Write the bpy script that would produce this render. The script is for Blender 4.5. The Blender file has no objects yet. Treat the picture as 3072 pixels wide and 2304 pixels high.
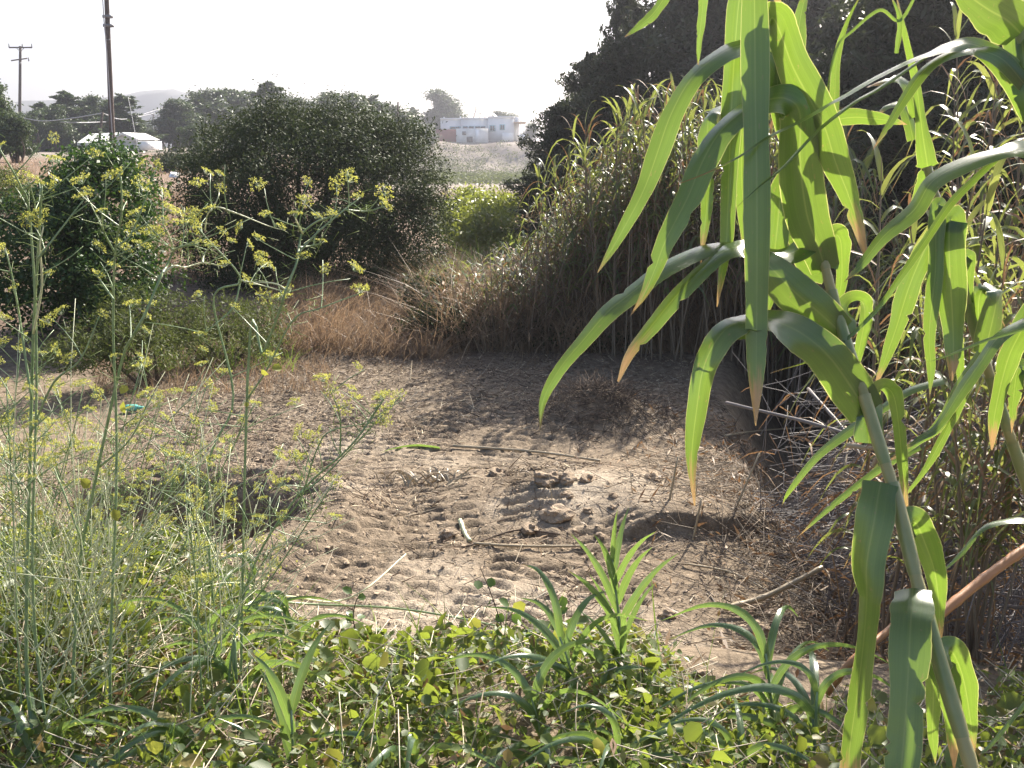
import bpy, math
import numpy as np
from mathutils import Matrix

# ------------------------------------------------------------------ camera, world, sun, exposure
SC = bpy.context.scene
COL = SC.collection
R = math.radians
F_PX, PITCH, EYE = 3080.0, R(12.8), 2.2
cam_d = bpy.data.cameras.new('camera')
cam_d.sensor_width = 36.0
cam_d.lens = 36.0 * F_PX / 3072.0
cam_d.clip_start, cam_d.clip_end = 0.05, 6000.0
cam = bpy.data.objects.new('camera', cam_d)
COL.objects.link(cam)
cam.location = (0, 0, EYE)
cam.rotation_euler = (R(90) - PITCH, 0, 0)
SC.camera = cam

SUN_EL, SUN_AZ = R(37), R(31)          # azimuth: to the right of the view direction (+Y)
world = bpy.data.worlds.new('World')
SC.world = world
world.use_nodes = True
wn = world.node_tree.nodes
sky = wn.new('ShaderNodeTexSky')
sky.sky_type = 'NISHITA'
sky.sun_disc = False
sky.sun_elevation = SUN_EL
sky.sun_rotation = SUN_AZ
sky.dust_density = 2.5
sky.air_density = 1.0
bg = wn['Background']
bg.inputs['Strength'].default_value = 0.07
world.node_tree.links.new(sky.outputs[0], bg.inputs['Color'])

sun_d = bpy.data.lights.new('sun', 'SUN')
sun_d.energy = 5.0
sun_d.angle = R(0.5)
sun_d.color = (1.0, 0.92, 0.79)
sun = bpy.data.objects.new('sun', sun_d)
COL.objects.link(sun)
_d = (math.sin(SUN_AZ) * math.cos(SUN_EL), math.cos(SUN_AZ) * math.cos(SUN_EL), math.sin(SUN_EL))
from mathutils import Vector
sun.rotation_euler = Vector(_d).to_track_quat('Z', 'Y').to_euler()

SC.view_settings.view_transform = 'Standard'
SC.view_settings.look = 'None'
SC.view_settings.gamma = 1.0
SC.view_settings.use_curve_mapping = False
SC.view_settings.exposure = 1.85
cy = SC.cycles
cy.max_bounces, cy.diffuse_bounces, cy.glossy_bounces = 6, 3, 2
cy.transmission_bounces, cy.transparent_max_bounces, cy.volume_bounces = 4, 8, 0
cy.use_denoising = True
cy.sample_clamp_indirect = 6.0
cy.caustics_reflective = cy.caustics_refractive = False

# ------------------------------------------------------------------ helpers
rng = np.random.default_rng(7)
CAMP = np.array([0, 0, EYE])
FWD = np.array([0, math.cos(PITCH), -math.sin(PITCH)])
UPV = np.array([0, math.sin(PITCH), math.cos(PITCH)])
RGT = np.array([1.0, 0, 0])

def P(x, y, Y):
    """world point that stands Y metres ahead and shows at photo pixel (x, y)"""
    d = FWD + (x - 1536) / F_PX * RGT + (1152 - y) / F_PX * UPV
    return CAMP + d * (Y / d[1])

def unit(a):
    return a / np.maximum(np.linalg.norm(a, axis=-1, keepdims=True), 1e-9)

def sstep(a, b, x):
    t = np.clip((x - a) / (b - a), 0, 1)
    return t * t * (3 - 2 * t)

def hash2(i, j, s=0):
    n = (i * 374761393 + j * 668265263 + s * 974634777) & 0xffffffff
    n = ((n ^ (n >> 13)) * 1274126177) & 0xffffffff
    return ((n ^ (n >> 16)) & 0xffff) / 65535.0

def vnoise(x, y, s=0):
    x = np.asarray(x, float); y = np.asarray(y, float)
    i = np.floor(x).astype(np.int64); j = np.floor(y).astype(np.int64)
    fx = x - i; fy = y - j
    fx = fx * fx * (3 - 2 * fx); fy = fy * fy * (3 - 2 * fy)
    a = hash2(i, j, s); b = hash2(i + 1, j, s); c = hash2(i, j + 1, s); d = hash2(i + 1, j + 1, s)
    return (a * (1 - fx) + b * fx) * (1 - fy) + (c * (1 - fx) + d * fx) * fy - 0.5

def fbm(x, y, s=0, o=4):
    t, a = 0, 1
    for k in range(o):
        t = t + a * vnoise(x * 2 ** k, y * 2 ** k, s + k); a *= .5
    return t

def tag(o, label=None, cat=None, group=None, kind=None):
    if label: o['label'] = label
    if cat: o['category'] = cat
    if group: o['group'] = group
    if kind: o['kind'] = kind
    return o

def empty(name, loc, label, cat, group=None):
    o = bpy.data.objects.new(name, None)
    o.empty_display_size = .1
    COL.objects.link(o)
    o.location = tuple(loc)
    return tag(o, label, cat, group)

def mesh(name, V, Fs, mats, uv=None, smooth=True, mi=None):
    """Fs: one (n,k) face array or a list of them; uv: per-vertex (n,2)"""
    if not isinstance(Fs, list): Fs = [Fs]
    Fs = [np.asarray(f, np.int32) for f in Fs if len(f)]
    me = bpy.data.meshes.new(name)
    V = np.asarray(V, np.float32)
    me.vertices.add(len(V)); me.vertices.foreach_set('co', V.ravel())
    loops = np.concatenate([f.ravel() for f in Fs])
    tot = np.concatenate([np.full(len(f), f.shape[1], np.int32) for f in Fs])
    st = np.concatenate([[0], np.cumsum(tot)[:-1]]).astype(np.int32)
    me.loops.add(len(loops)); me.loops.foreach_set('vertex_index', loops)
    me.polygons.add(len(tot)); me.polygons.foreach_set('loop_start', st); me.polygons.foreach_set('loop_total', tot)
    if smooth: me.polygons.foreach_set('use_smooth', np.ones(len(tot), bool))
    for m in (mats if isinstance(mats, (list, tuple)) else [mats]): me.materials.append(M[m])
    if mi is not None: me.polygons.foreach_set('material_index', np.asarray(mi, np.int32))
    if uv is not None:
        l = me.uv_layers.new(name='uv')
        l.data.foreach_set('uv', np.asarray(uv, np.float32)[loops].ravel())
    me.update(calc_edges=True)
    return me

def obj(name, me, parent=None, loc=None):
    o = bpy.data.objects.new(name, me)
    COL.objects.link(o)
    if parent is not None: o.parent = parent
    if loc is not None: o.location = tuple(loc)
    return o

def copy_tree(o, parent=None):
    c = o.copy(); COL.objects.link(c)
    if parent is not None:
        c.parent = parent; c.matrix_parent_inverse = Matrix()
    for ch in o.children: copy_tree(ch, c)
    return c

class MB:
    """collects pieces into one mesh"""
    def __init__(s): s.V = []; s.F = {3: [], 4: []}; s.UV = []; s.n = 0; s.MI = {3: [], 4: []}
    def add(s, V, Fs, uv=None, m=0):
        V = np.asarray(V, float)
        if not isinstance(Fs, list): Fs = [Fs]
        for f in Fs:
            f = np.asarray(f)
            if len(f):
                s.F[f.shape[1]].append(f + s.n); s.MI[f.shape[1]].append(np.full(len(f), m))
        s.V.append(V); s.UV.append(np.zeros((len(V), 2)) if uv is None else uv); s.n += len(V)
        return s
    def mesh(s, name, mats, off=None, smooth=True):
        V = np.concatenate(s.V)
        if off is not None: V = V - np.asarray(off)
        Fs = [np.concatenate(s.F[k]) for k in (3, 4) if s.F[k]]
        mi = np.concatenate([np.concatenate(s.MI[k]) for k in (3, 4) if s.F[k]])
        return mesh(name, V, Fs, mats, np.concatenate(s.UV), smooth, mi)
    def box(s, a, b, m=0):
        a = np.minimum(a, b); b_ = np.maximum(a, b)
        a, b = np.asarray(a, float), np.asarray(b_, float)
        v = np.array([[(a, b)[i][0], (a, b)[j][1], (a, b)[k][2]] for i in (0, 1) for j in (0, 1) for k in (0, 1)])
        return s.add(v, np.array([[0, 1, 3, 2], [4, 6, 7, 5], [0, 4, 5, 1], [2, 3, 7, 6], [0, 2, 6, 4], [1, 5, 7, 3]]), m=m)

def catmull(pts, n):
    p = np.asarray(pts, float)
    p = np.vstack([2 * p[0] - p[1], p, 2 * p[-1] - p[-2]])
    k = len(p) - 3
    t = np.linspace(0, k - 1e-6, n); i = t.astype(int); f = (t - i)[:, None]
    a, b, c, d = p[i], p[i + 1], p[i + 2], p[i + 3]
    return .5 * (2 * b + (c - a) * f + (2 * a - 5 * b + 4 * c - d) * f ** 2 + (3 * b - a - 3 * c + d) * f ** 3)

def tube(pts, rad, n=6, cap=True):
    p = np.asarray(pts, float); k = len(p)
    rad = np.broadcast_to(np.asarray(rad, float), (k,))
    T = unit(np.gradient(p, axis=0))
    ref = np.array([0.31, 0.9, 0.2]) if abs(T[0] @ unit(np.array([0.31, 0.9, 0.2]))) < .9 else np.array([1., 0, 0])
    A = unit(np.cross(T, ref)); B = np.cross(T, A)
    an = np.linspace(0, 2 * math.pi, n, endpoint=False)
    V = p[:, None] + rad[:, None, None] * (np.cos(an)[None, :, None] * A[:, None] + np.sin(an)[None, :, None] * B[:, None])
    i = np.arange(k - 1)[:, None] * n; j = np.arange(n)[None]
    j2 = (j + 1) % n
    F = np.stack([i + j, i + j2, i + n + j2, i + n + j], -1).reshape(-1, 4)
    uv = np.stack(np.broadcast_arrays(j / n, np.linspace(0, 1, k)[:, None]), -1).reshape(-1, 2)
    V = V.reshape(-1, 3)
    if cap:
        V = np.vstack([V, p[:1], p[-1:]]); uv = np.vstack([uv, [[.5, 0]], [[.5, 1]]])
        c0, c1 = k * n, k * n + 1
        T3 = [[c0, (q + 1) % n, q] for q in range(n)] + [[c1, (k - 1) * n + q, (k - 1) * n + (q + 1) % n] for q in range(n)]
        return V, [F, np.array(T3)], uv
    return V, [F], uv

def sticks(P0, P1, r0, r1, bend=None, seg=2, n=4):
    """many thin prisms at once"""
    P0 = np.asarray(P0, float); P1 = np.asarray(P1, float); m = len(P0)
    T = unit(P1 - P0)
    ref = np.where(np.abs(T[:, 2:]) > .8, np.array([[1., 0, 0]]), np.array([[0, 0, 1.]]))
    A = unit(np.cross(T, ref)); B = np.cross(T, A)
    t = np.linspace(0, 1, seg + 1)
    C = P0[:, None] + (P1 - P0)[:, None] * t[None, :, None]
    if bend is not None: C = C + bend[:, None] * (t * t)[None, :, None]
    r0 = np.broadcast_to(r0, (m,)); r1 = np.broadcast_to(r1, (m,))
    rr = r0[:, None] * (1 - t) + r1[:, None] * t
    an = np.linspace(0, 2 * math.pi, n, endpoint=False)
    ring = np.cos(an)[None, :, None] * A[:, None] + np.sin(an)[None, :, None] * B[:, None]
    V = C[:, :, None] + rr[:, :, None, None] * ring[:, None]
    b = (np.arange(m) * (seg + 1) * n)[:, None, None]; i = (np.arange(seg) * n)[None, :, None]; j = np.arange(n)[None, None]
    j2 = (j + 1) % n
    F = np.stack([b + i + j, b + i + j2, b + i + n + j2, b + i + n + j], -1).reshape(-1, 4)
    e = np.stack([(b[:, 0] + seg * n + q) for q in range(4)], -1).reshape(-1, 4) if n == 4 else None
    return V.reshape(-1, 3), [F] + ([e] if e is not None else [])

def blades(P0, up, L, W, side, droop, seg=3):
    """many tapering ribbons; up: start direction, droop: bend vector per unit length^2"""
    m = len(P0); t = np.linspace(0, 1, seg + 1)
    L = np.broadcast_to(L, (m,)); W = np.broadcast_to(W, (m,))
    C = P0[:, None] + (up * L[:, None])[:, None] * t[None, :, None] + (droop * L[:, None])[:, None] * (t ** 2)[None, :, None]
    w = W[:, None] * (1 - t ** 2.2) * .5 + 1e-4
    V = np.stack([C - side[:, None] * w[..., None], C + side[:, None] * w[..., None]], 2).reshape(-1, 3)
    b = (np.arange(m) * (seg + 1) * 2)[:, None]; i = (np.arange(seg) * 2)[None]
    F = np.stack([b + i, b + i + 1, b + i + 3, b + i + 2], -1).reshape(-1, 4)
    uv = np.stack(np.broadcast_arrays(np.array([0., 1])[None, None], t[None, :, None] + np.zeros((m, 1, 1))), -1).reshape(-1, 2)
    return V, F, uv

def leaves(C, nrm, L, W, r=None, fold=.15, shape=4):
    """leaf-shaped quads (shape 4: diamond) or rounded leaves (shape 6)"""
    r = r or rng
    m = len(C); nrm = unit(nrm)
    A = unit(np.cross(nrm, unit(r.normal(size=(m, 3))))); B = np.cross(nrm, A)
    L = np.broadcast_to(L, (m,))[:, None]; W = np.broadcast_to(W, (m,))[:, None]
    if shape == 4:
        V = np.stack([C - A * L / 2, C + B * W / 2 + nrm * fold * W, C + A * L / 2, C - B * W / 2 + nrm * fold * W], 1)
        F = np.arange(m * 4).reshape(m, 4)
        return V.reshape(-1, 3), F
    ks = [(-.5, 0, 0), (-.25, .42, 1), (.15, .5, 1), (.5, 0, .3), (.15, -.5, 1), (-.25, -.42, 1)]
    V = np.stack([C + A * L * a + B * W * b + nrm * W * fold * c for a, b, c in ks], 1)
    q = (np.arange(m) * 6)[:, None]
    return V.reshape(-1, 3), np.concatenate([q + [0, 1, 2, 3], q + [0, 3, 4, 5]])

PROF = ([0, .06, .2, .45, .7, .88, 1], [.62, .95, 1, .86, .55, .25, .015])
def ribbon(pts, w, roll=None, nseg=22, fold=.1, view=True, prof=PROF, edge=60, split=False):
    """a strap leaf along pts; side turned to the viewer-facing plane, then rolled about its length"""
    c = catmull(pts, nseg + 1)
    T = unit(np.gradient(c, axis=0))
    if view:
        vd = unit(c - CAMP)
        S = unit(np.cross(T, vd))
    else:
        S = unit(np.cross(T, np.array([0, 0, 1.])) + 1e-4)
        for k in range(1, len(S)):
            S[k] = unit(S[k] * .35 + S[k - 1])
    if roll is None:
        e = np.abs(T[:, 0]); ro = np.radians(edge) * np.clip((e - .25) / .6, 0, 1) * np.sign(-T[:, 0] + 1e-6)
        ro = np.convolve(np.pad(ro, 2, 'edge'), np.ones(5) / 5, 'valid')
    else:
        ro = np.radians(np.interp(np.linspace(0, 1, nseg + 1), np.linspace(0, 1, len(np.atleast_1d(roll))), np.atleast_1d(roll)))
    ro = -ro
    N = np.cross(S, T)
    S2 = S * np.cos(ro)[:, None] + N * np.sin(ro)[:, None]
    N2 = np.cross(S2, T)
    v = np.linspace(0, 1, nseg + 1)
    ww = w * np.interp(v, *prof)
    wav = 1 + .06 * np.sin(v * 23 + w * 900)
    cols = []
    for a in (-.5, -.22, 0, .22, .5):
        cols.append(c + S2 * (ww * a * wav)[:, None] + N2 * (ww * fold * (abs(a) * 2) ** 1.3)[:, None])
    V = np.stack(cols, 1).reshape(-1, 3)
    i = (np.arange(nseg) * 5)[:, None]; j = np.arange(4)[None]
    F = np.stack([i + j, i + j + 1, i + j + 6, i + j + 5], -1).reshape(-1, 4)
    uv = np.stack(np.broadcast_arrays(np.array([0, .28, .5, .72, 1.])[None], v[:, None]), -1).reshape(-1, 2)
    return V, F, uv

# ------------------------------------------------------------------ materials
M = {}
def mat(name):
    m = bpy.data.materials.new(name); m.use_nodes = True
    M[name] = m
    return m, m.node_tree.nodes, m.node_tree.links, m.node_tree.nodes['Principled BSDF']

def ramp(N, L, fac, stops, interp='LINEAR'):
    r = N.new('ShaderNodeValToRGB'); r.color_ramp.interpolation = interp
    el = r.color_ramp.elements
    while len(el) < len(stops): el.new(.5)
    for e, (p, c) in zip(el, stops): e.position = p; e.color = (*c, 1)
    L.new(fac, r.inputs[0])
    return r.outputs[0]

def noise(N, L, scale, det=3, co=None, rough=.55):
    n = N.new('ShaderNodeTexNoise'); n.inputs['Scale'].default_value = scale; n.inputs['Detail'].default_value = det
    n.inputs['Roughness'].default_value = rough
    if co is not None: L.new(co, n.inputs['Vector'])
    return n.outputs[0]

def mix(N, L, f, a, b, mode='MIX'):
    m = N.new('ShaderNodeMix'); m.data_type = 'RGBA'; m.blend_type = mode
    for s, v in ((0, f), (6, a), (7, b)):
        if hasattr(v, 'is_linked'): L.new(v, m.inputs[s])
        elif s == 0: m.inputs[0].default_value = v
        else: m.inputs[s].default_value = (*v, 1)
    return m.outputs[2]

def leaf_mat(name, stops, trans, tfac=.4, rough=.4, spec=.5, strap=False, tipcol=(.3, .19, .08), tip=.95):
    """reflecting + light-passing leaf; stops colour single leaves differently"""
    m, N, L, b = mat(name)
    g = N.new('ShaderNodeNewGeometry')
    oi = N.new('ShaderNodeObjectInfo')
    add = N.new('ShaderNodeMath'); add.operation = 'ADD'
    L.new(g.outputs['Random Per Island'], add.inputs[0]); L.new(oi.outputs['Random'], add.inputs[1])
    fr = N.new('ShaderNodeMath'); fr.operation = 'FRACT'; L.new(add.outputs[0], fr.inputs[0])
    col = ramp(N, L, fr.outputs[0], stops)
    if not strap:
        tco = N.new('ShaderNodeTexCoord')
        col = mix(N, L, 1.0, col, ramp(N, L, noise(N, L, 1.7, 2, tco.outputs['Object']), [(.32, (.62, .66, .7)), (.68, (1.35, 1.28, 1.1))]), 'MULTIPLY')
    tcol = mix(N, L, .65, col, trans)
    if strap:
        uv = N.new('ShaderNodeUVMap'); sx = N.new('ShaderNodeSeparateXYZ'); L.new(uv.outputs[0], sx.inputs[0])
        mp = N.new('ShaderNodeMapping'); mp.inputs['Scale'].default_value = (26, .7, 1); L.new(uv.outputs[0], mp.inputs[0])
        st = noise(N, L, 1.0, 2, mp.outputs[0])
        stc = ramp(N, L, st, [(.3, (.84, .86, .84)), (.7, (1.07, 1.06, 1.04))])
        col = mix(N, L, .8, col, stc, 'MULTIPLY'); tcol = mix(N, L, .8, tcol, stc, 'MULTIPLY')
        # midrib
        ab = N.new('ShaderNodeMath'); ab.operation = 'SUBTRACT'; L.new(sx.outputs[0], ab.inputs[0]); ab.inputs[1].default_value = .5
        ab2 = N.new('ShaderNodeMath'); ab2.operation = 'ABSOLUTE'; L.new(ab.outputs[0], ab2.inputs[0])
        rib = ramp(N, L, ab2.outputs[0], [(.0, (1, 1, 1)), (.035, (0, 0, 0))])
        rib = mix(N, L, .45, (0, 0, 0), rib)
        col = mix(N, L, rib, col, (.16, .22, .07)); tcol = mix(N, L, rib, tcol, (.42, .5, .12))
        # dry margin and tip
        mg = N.new('ShaderNodeMath'); mg.operation = 'MULTIPLY_ADD'; L.new(noise(N, L, 7, 3, uv.outputs[0]), mg.inputs[0]); mg.inputs[1].default_value = .22
        ro_ = N.new('ShaderNodeMath'); ro_.operation = 'MULTIPLY_ADD'; L.new(oi.outputs['Random'], ro_.inputs[0]); ro_.inputs[1].default_value = .14; L.new(sx.outputs[1], ro_.inputs[2]); L.new(ro_.outputs[0], mg.inputs[2])
        mg2 = N.new('ShaderNodeMath'); mg2.operation = 'MULTIPLY'; L.new(mg.outputs[0], mg2.inputs[0]); mg2.inputs[1].default_value = .8
        tipf = ramp(N, L, mg2.outputs[0], [((tip + .15) * .8, (0, 0, 0)), ((tip + .22) * .8, (1, 1, 1))])
        mp2 = N.new('ShaderNodeMapping'); mp2.inputs['Scale'].default_value = (5, 30, 1); L.new(uv.outputs[0], mp2.inputs[0]); ad_ = N.new('ShaderNodeVectorMath'); L.new(mp2.outputs[0], ad_.inputs[0]); cb = N.new('ShaderNodeCombineXYZ'); ml = N.new('ShaderNodeMath'); ml.operation = 'MULTIPLY'; L.new(oi.outputs['Random'], ml.inputs[0]); ml.inputs[1].default_value = 50; L.new(ml.outputs[0], cb.inputs[2]); L.new(cb.outputs[0], ad_.inputs[1])
        spk = ramp(N, L, noise(N, L, 1.4, 3, ad_.outputs[0]), [(.66, (0, 0, 0)), (.74, (.7, .7, .7))])
        col = mix(N, L, spk, col, (.16, .13, .06)); tcol = mix(N, L, spk, tcol, (.3, .24, .08))
        col = mix(N, L, tipf, col, tipcol); tcol = mix(N, L, tipf, tcol, tuple(c * 1.2 for c in tipcol))
        ed = ramp(N, L, ab2.outputs[0], [(.472, (0, 0, 0)), (.49, (1, 1, 1))])
        tcol = mix(N, L, ed, tcol, (.6, .6, .2))
        bp = N.new('ShaderNodeBump'); bp.inputs['Strength'].default_value = .15; bp.inputs['Distance'].default_value = .0015
        L.new(st, bp.inputs['Height']); L.new(bp.outputs[0], b.inputs['Normal'])
    L.new(col, b.inputs['Base Color'])
    b.inputs['Roughness'].default_value = rough
    b.inputs['Specular IOR Level'].default_value = spec
    t = N.new('ShaderNodeBsdfTranslucent'); L.new(tcol, t.inputs['Color'])
    ms = N.new('ShaderNodeMixShader'); ms.inputs[0].default_value = tfac
    L.new(b.outputs[0], ms.inputs[1]); L.new(t.outputs[0], ms.inputs[2])
    L.new(ms.outputs[0], N['Material Output'].inputs['Surface'])
    return m

def plain(name, c1, c2, scale=8, rough=.7, spec=.3, bump=0, island=False):
    m, N, L, b = mat(name)
    tc = N.new('ShaderNodeTexCoord')
    f = noise(N, L, scale, 4, tc.outputs['Object'])
    if island:
        g = N.new('ShaderNodeNewGeometry')
        col = mix(N, L, g.outputs['Random Per Island'], c1, c2)
    else:
        col = ramp(N, L, f, [(.3, c1), (.7, c2)])
    L.new(col, b.inputs['Base Color']); b.inputs['Roughness'].default_value = rough
    b.inputs['Specular IOR Level'].default_value = spec
    if bump:
        bp = N.new('ShaderNodeBump'); bp.inputs['Strength'].default_value = .6; bp.inputs['Distance'].default_value = bump
        L.new(f, bp.inputs['Height']); L.new(bp.outputs[0], b.inputs['Normal'])
    return m

G = lambda *a: [(i / (len(a) - 1), c) for i, c in enumerate(a)]
leaf_mat('reed_leaf', G((.04, .085, .032), (.055, .1, .032), (.045, .09, .036)), (.28, .43, .035), .4, .25, .95, True, tip=.9)
leaf_mat('reed_leaf_far', G((.05, .09, .03), (.07, .11, .03), (.06, .1, .035), (.12, .12, .05)), (.34, .38, .07), .42, .42, .5, True, tip=.9)
leaf_mat('shoot_leaf', G((.06, .11, .05), (.075, .13, .05)), (.3, .45, .07), .36, .24, 1.0, True, tip=.96)
leaf_mat('dry_leaf', G((.2, .12, .07), (.25, .17, .1), (.15, .085, .05)), (.3, .16, .07), .25, .55, .3)
leaf_mat('vine_leaf', G((.045, .08, .03), (.07, .11, .04), (.085, .12, .035), (.07, .1, .05), (.055, .09, .04), (.13, .13, .04), (.2, .12, .05)), (.36, .44, .04), .42, .48, .4)
leaf_mat('weed_blade', G((.06, .1, .03), (.09, .13, .04), (.12, .15, .04), (.16, .14, .06)), (.34, .42, .05), .42, .45, .4)
leaf_mat('bramble_leaf', G((.05, .1, .03), (.07, .13, .03)), (.25, .4, .04), .38, .4, .5)
leaf_mat('yellow_leaf', G((.2, .22, .05), (.28, .24, .05)), (.4, .42, .06), .4, .5, .3)
leaf_mat('bush_leaf', G((.024, .042, .016), (.034, .052, .02), (.042, .056, .024)), (.085, .11, .03), .16, .6, .15)
leaf_mat('dark_bush_leaf', G((.022, .055, .016), (.03, .07, .018), (.042, .08, .02)), (.09, .18, .02), .22, .5, .35)
leaf_mat('conifer_leaf', G((.02, .034, .018), (.03, .045, .02), (.042, .056, .024)), (.08, .1, .03), .2, .55, .3)
leaf_mat('pine_leaf', G((.03, .058, .022), (.045, .075, .026)), (.11, .16, .03), .22, .5, .3)
leaf_mat('heath_leaf', G((.045, .068, .022), (.06, .08, .026), (.07, .075, .035)), (.16, .2, .04), .28, .6, .2)
leaf_mat('weed_leaf', G((.1, .14, .03), (.15, .17, .04)), (.4, .45, .06), .38, .45, .4)
leaf_mat('dry_grass', G((.22, .15, .105), (.27, .195, .135), (.17, .115, .08), (.34, .27, .19)), (.34, .23, .14), .3, .5, .4)
leaf_mat('green_grass', G((.07, .13, .03), (.1, .16, .04)), (.3, .42, .05), .4, .4, .5)
leaf_mat('fennel_flower', G((.42, .42, .1), (.34, .39, .1), (.46, .43, .1)), (.62, .6, .13), .4, .5, .3)
leaf_mat('fennel_thread', G((.14, .2, .06), (.18, .24, .08)), (.35, .45, .12), .35, .45, .4)
leaf_mat('agave_leaf', G((.09, .14, .12), (.12, .17, .14)), (.2, .28, .15), .12, .4, .5)
plain('fennel_stem', (.13, .2, .09), (.24, .31, .16), 30, .4, .5)
plain('pale_stem', (.4, .43, .26), (.54, .55, .36), 20, .45, .5)
plain('dry_stem', (.3, .24, .16), (.5, .44, .33), 5, .55, .4, island=True)
plain('cane_stem', (.2, .2, .07), (.3, .27, .12), 6, .4, .5)
plain('sheath', (.11, .17, .045), (.26, .25, .11), 9, .35, .6)
plain('cane_dry', (.24, .18, .11), (.4, .33, .22), 5, .45, .5, island=True)
plain('cane_brown_shaded', (.11, .085, .06), (.22, .17, .12), 5, .65, .25, island=True)  # brown dry cane, albedo lowered to carry the shade inside the thicket
plain('cane_grey', (.1, .09, .09), (.17, .15, .145), 5, .6, .3, island=True)  # grey cane, darkened further to stand for the shade on the heap
plain('cane_orange', (.3, .13, .05), (.4, .2, .08), 9, .4, .5)
leaf_mat('litter', G((.07, .048, .038), (.1, .068, .05), (.17, .12, .085), (.09, .06, .045), (.13, .085, .06), (.62, .54, .42)), (.3, .2, .1), .05, .55, .4)
plain('bark', (.06, .045, .035), (.12, .09, .07), 14, .9, .2, .02)
plain('pole_wood', (.055, .04, .035), (.1, .075, .06), 9, .85, .25, .01)
plain('metal', (.12, .12, .13), (.2, .2, .21), 6, .5, .5)
plain('wire', (.25, .25, .27), (.3, .3, .32), 6, .5, .4)
plain('whitewash', (.74, .74, .74), (.82, .82, .82), 1.2, .85, .2)
plain('old_white', (.55, .54, .52), (.75, .74, .72), .8, .85, .2)
plain('red_wall', (.2, .06, .05), (.26, .085, .07), 1.5, .85, .2)
plain('teal_paint', (.2, .4, .45), (.26, .48, .52), 3, .6, .3)
plain('dark_glass', (.02, .025, .03), (.03, .035, .04), 3, .12, .6)
plain('tan_roof', (.4, .28, .18), (.5, .36, .24), 3, .8, .2)
plain('clod', (.26, .2, .145), (.38, .3, .22), 12, .95, .1, .02)
plain('stone', (.4, .36, .31), (.55, .5, .44), 9, .85, .2, .01)
plain('green_plastic', (.1, .4, .32), (.14, .46, .38), 9, .3, .5)
plain('white_plastic', (.75, .76, .78), (.82, .82, .84), 9, .4, .5)
plain('hill', (.09, .1, .1), (.14, .145, .14), .02, .95, .1)

def soil_mat():
    m, N, L, b = mat('soil')
    tc = N.new('ShaderNodeTexCoord'); co = tc.outputs['Object']
    at = N.new('ShaderNodeVertexColor'); at.layer_name = 'zone'
    sp = N.new('ShaderNodeSeparateColor'); L.new(at.outputs[0], sp.inputs[0])
    n1 = noise(N, L, 1.3, 5, co); n2 = noise(N, L, 14, 5, co, .7); n3 = noise(N, L, 90, 3, co, .7)
    brown = ramp(N, L, n2, [(.3, (.1, .077, .056)), (.5, (.185, .145, .104)), (.72, (.28, .222, .16))])
    sand = ramp(N, L, n2, [(.25, (.27, .225, .175)), (.55, (.42, .355, .275)), (.8, (.48, .41, .32))])
    add = N.new('ShaderNodeMath'); add.operation = 'MULTIPLY_ADD'; L.new(n1, add.inputs[0]); add.inputs[1].default_value = .9; L.new(sp.outputs[0], add.inputs[2])
    f = ramp(N, L, add.outputs[0], [(.55, (0, 0, 0)), (.87, (1, 1, 1))])
    col = mix(N, L, f, brown, sand)
    col = mix(N, L, .55, col, ramp(N, L, n3, [(.3, (.6, .58, .56)), (.6, (1.1, 1.1, 1.1))]), 'MULTIPLY')
    dry = ramp(N, L, n2, [(.3, (.13, .09, .068)), (.7, (.24, .175, .13))])
    col = mix(N, L, sp.outputs[1], col, dry)
    far = ramp(N, L, noise(N, L, .12, 6, co), [(.35, (.15, .125, .105)), (.5, (.25, .215, .185)), (.66, (.12, .115, .07))])
    col = mix(N, L, sp.outputs[2], col, far)
    L.new(col, b.inputs['Base Color']); b.inputs['Roughness'].default_value = .95
    b.inputs['Specular IOR Level'].default_value = .12
    hs = N.new('ShaderNodeMath'); hs.operation = 'MULTIPLY_ADD'; L.new(n3, hs.inputs[0]); hs.inputs[1].default_value = .35; L.new(n2, hs.inputs[2])
    bp = N.new('ShaderNodeBump'); bp.inputs['Strength'].default_value = .8; bp.inputs['Distance'].default_value = .03
    L.new(hs.outputs[0], bp.inputs['Height']); L.new(bp.outputs[0], b.inputs['Normal'])
soil_mat()

# ------------------------------------------------------------------ terrain
def edge_x(y):          # lip of the ditch on the right of the clearing
    return np.interp(y, [3, 4.5, 6, 7.4, 9.7, 12, 16], [1.75, 1.6, 1.5, 1.6, 2.0, 2.7, 4.0])

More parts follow.
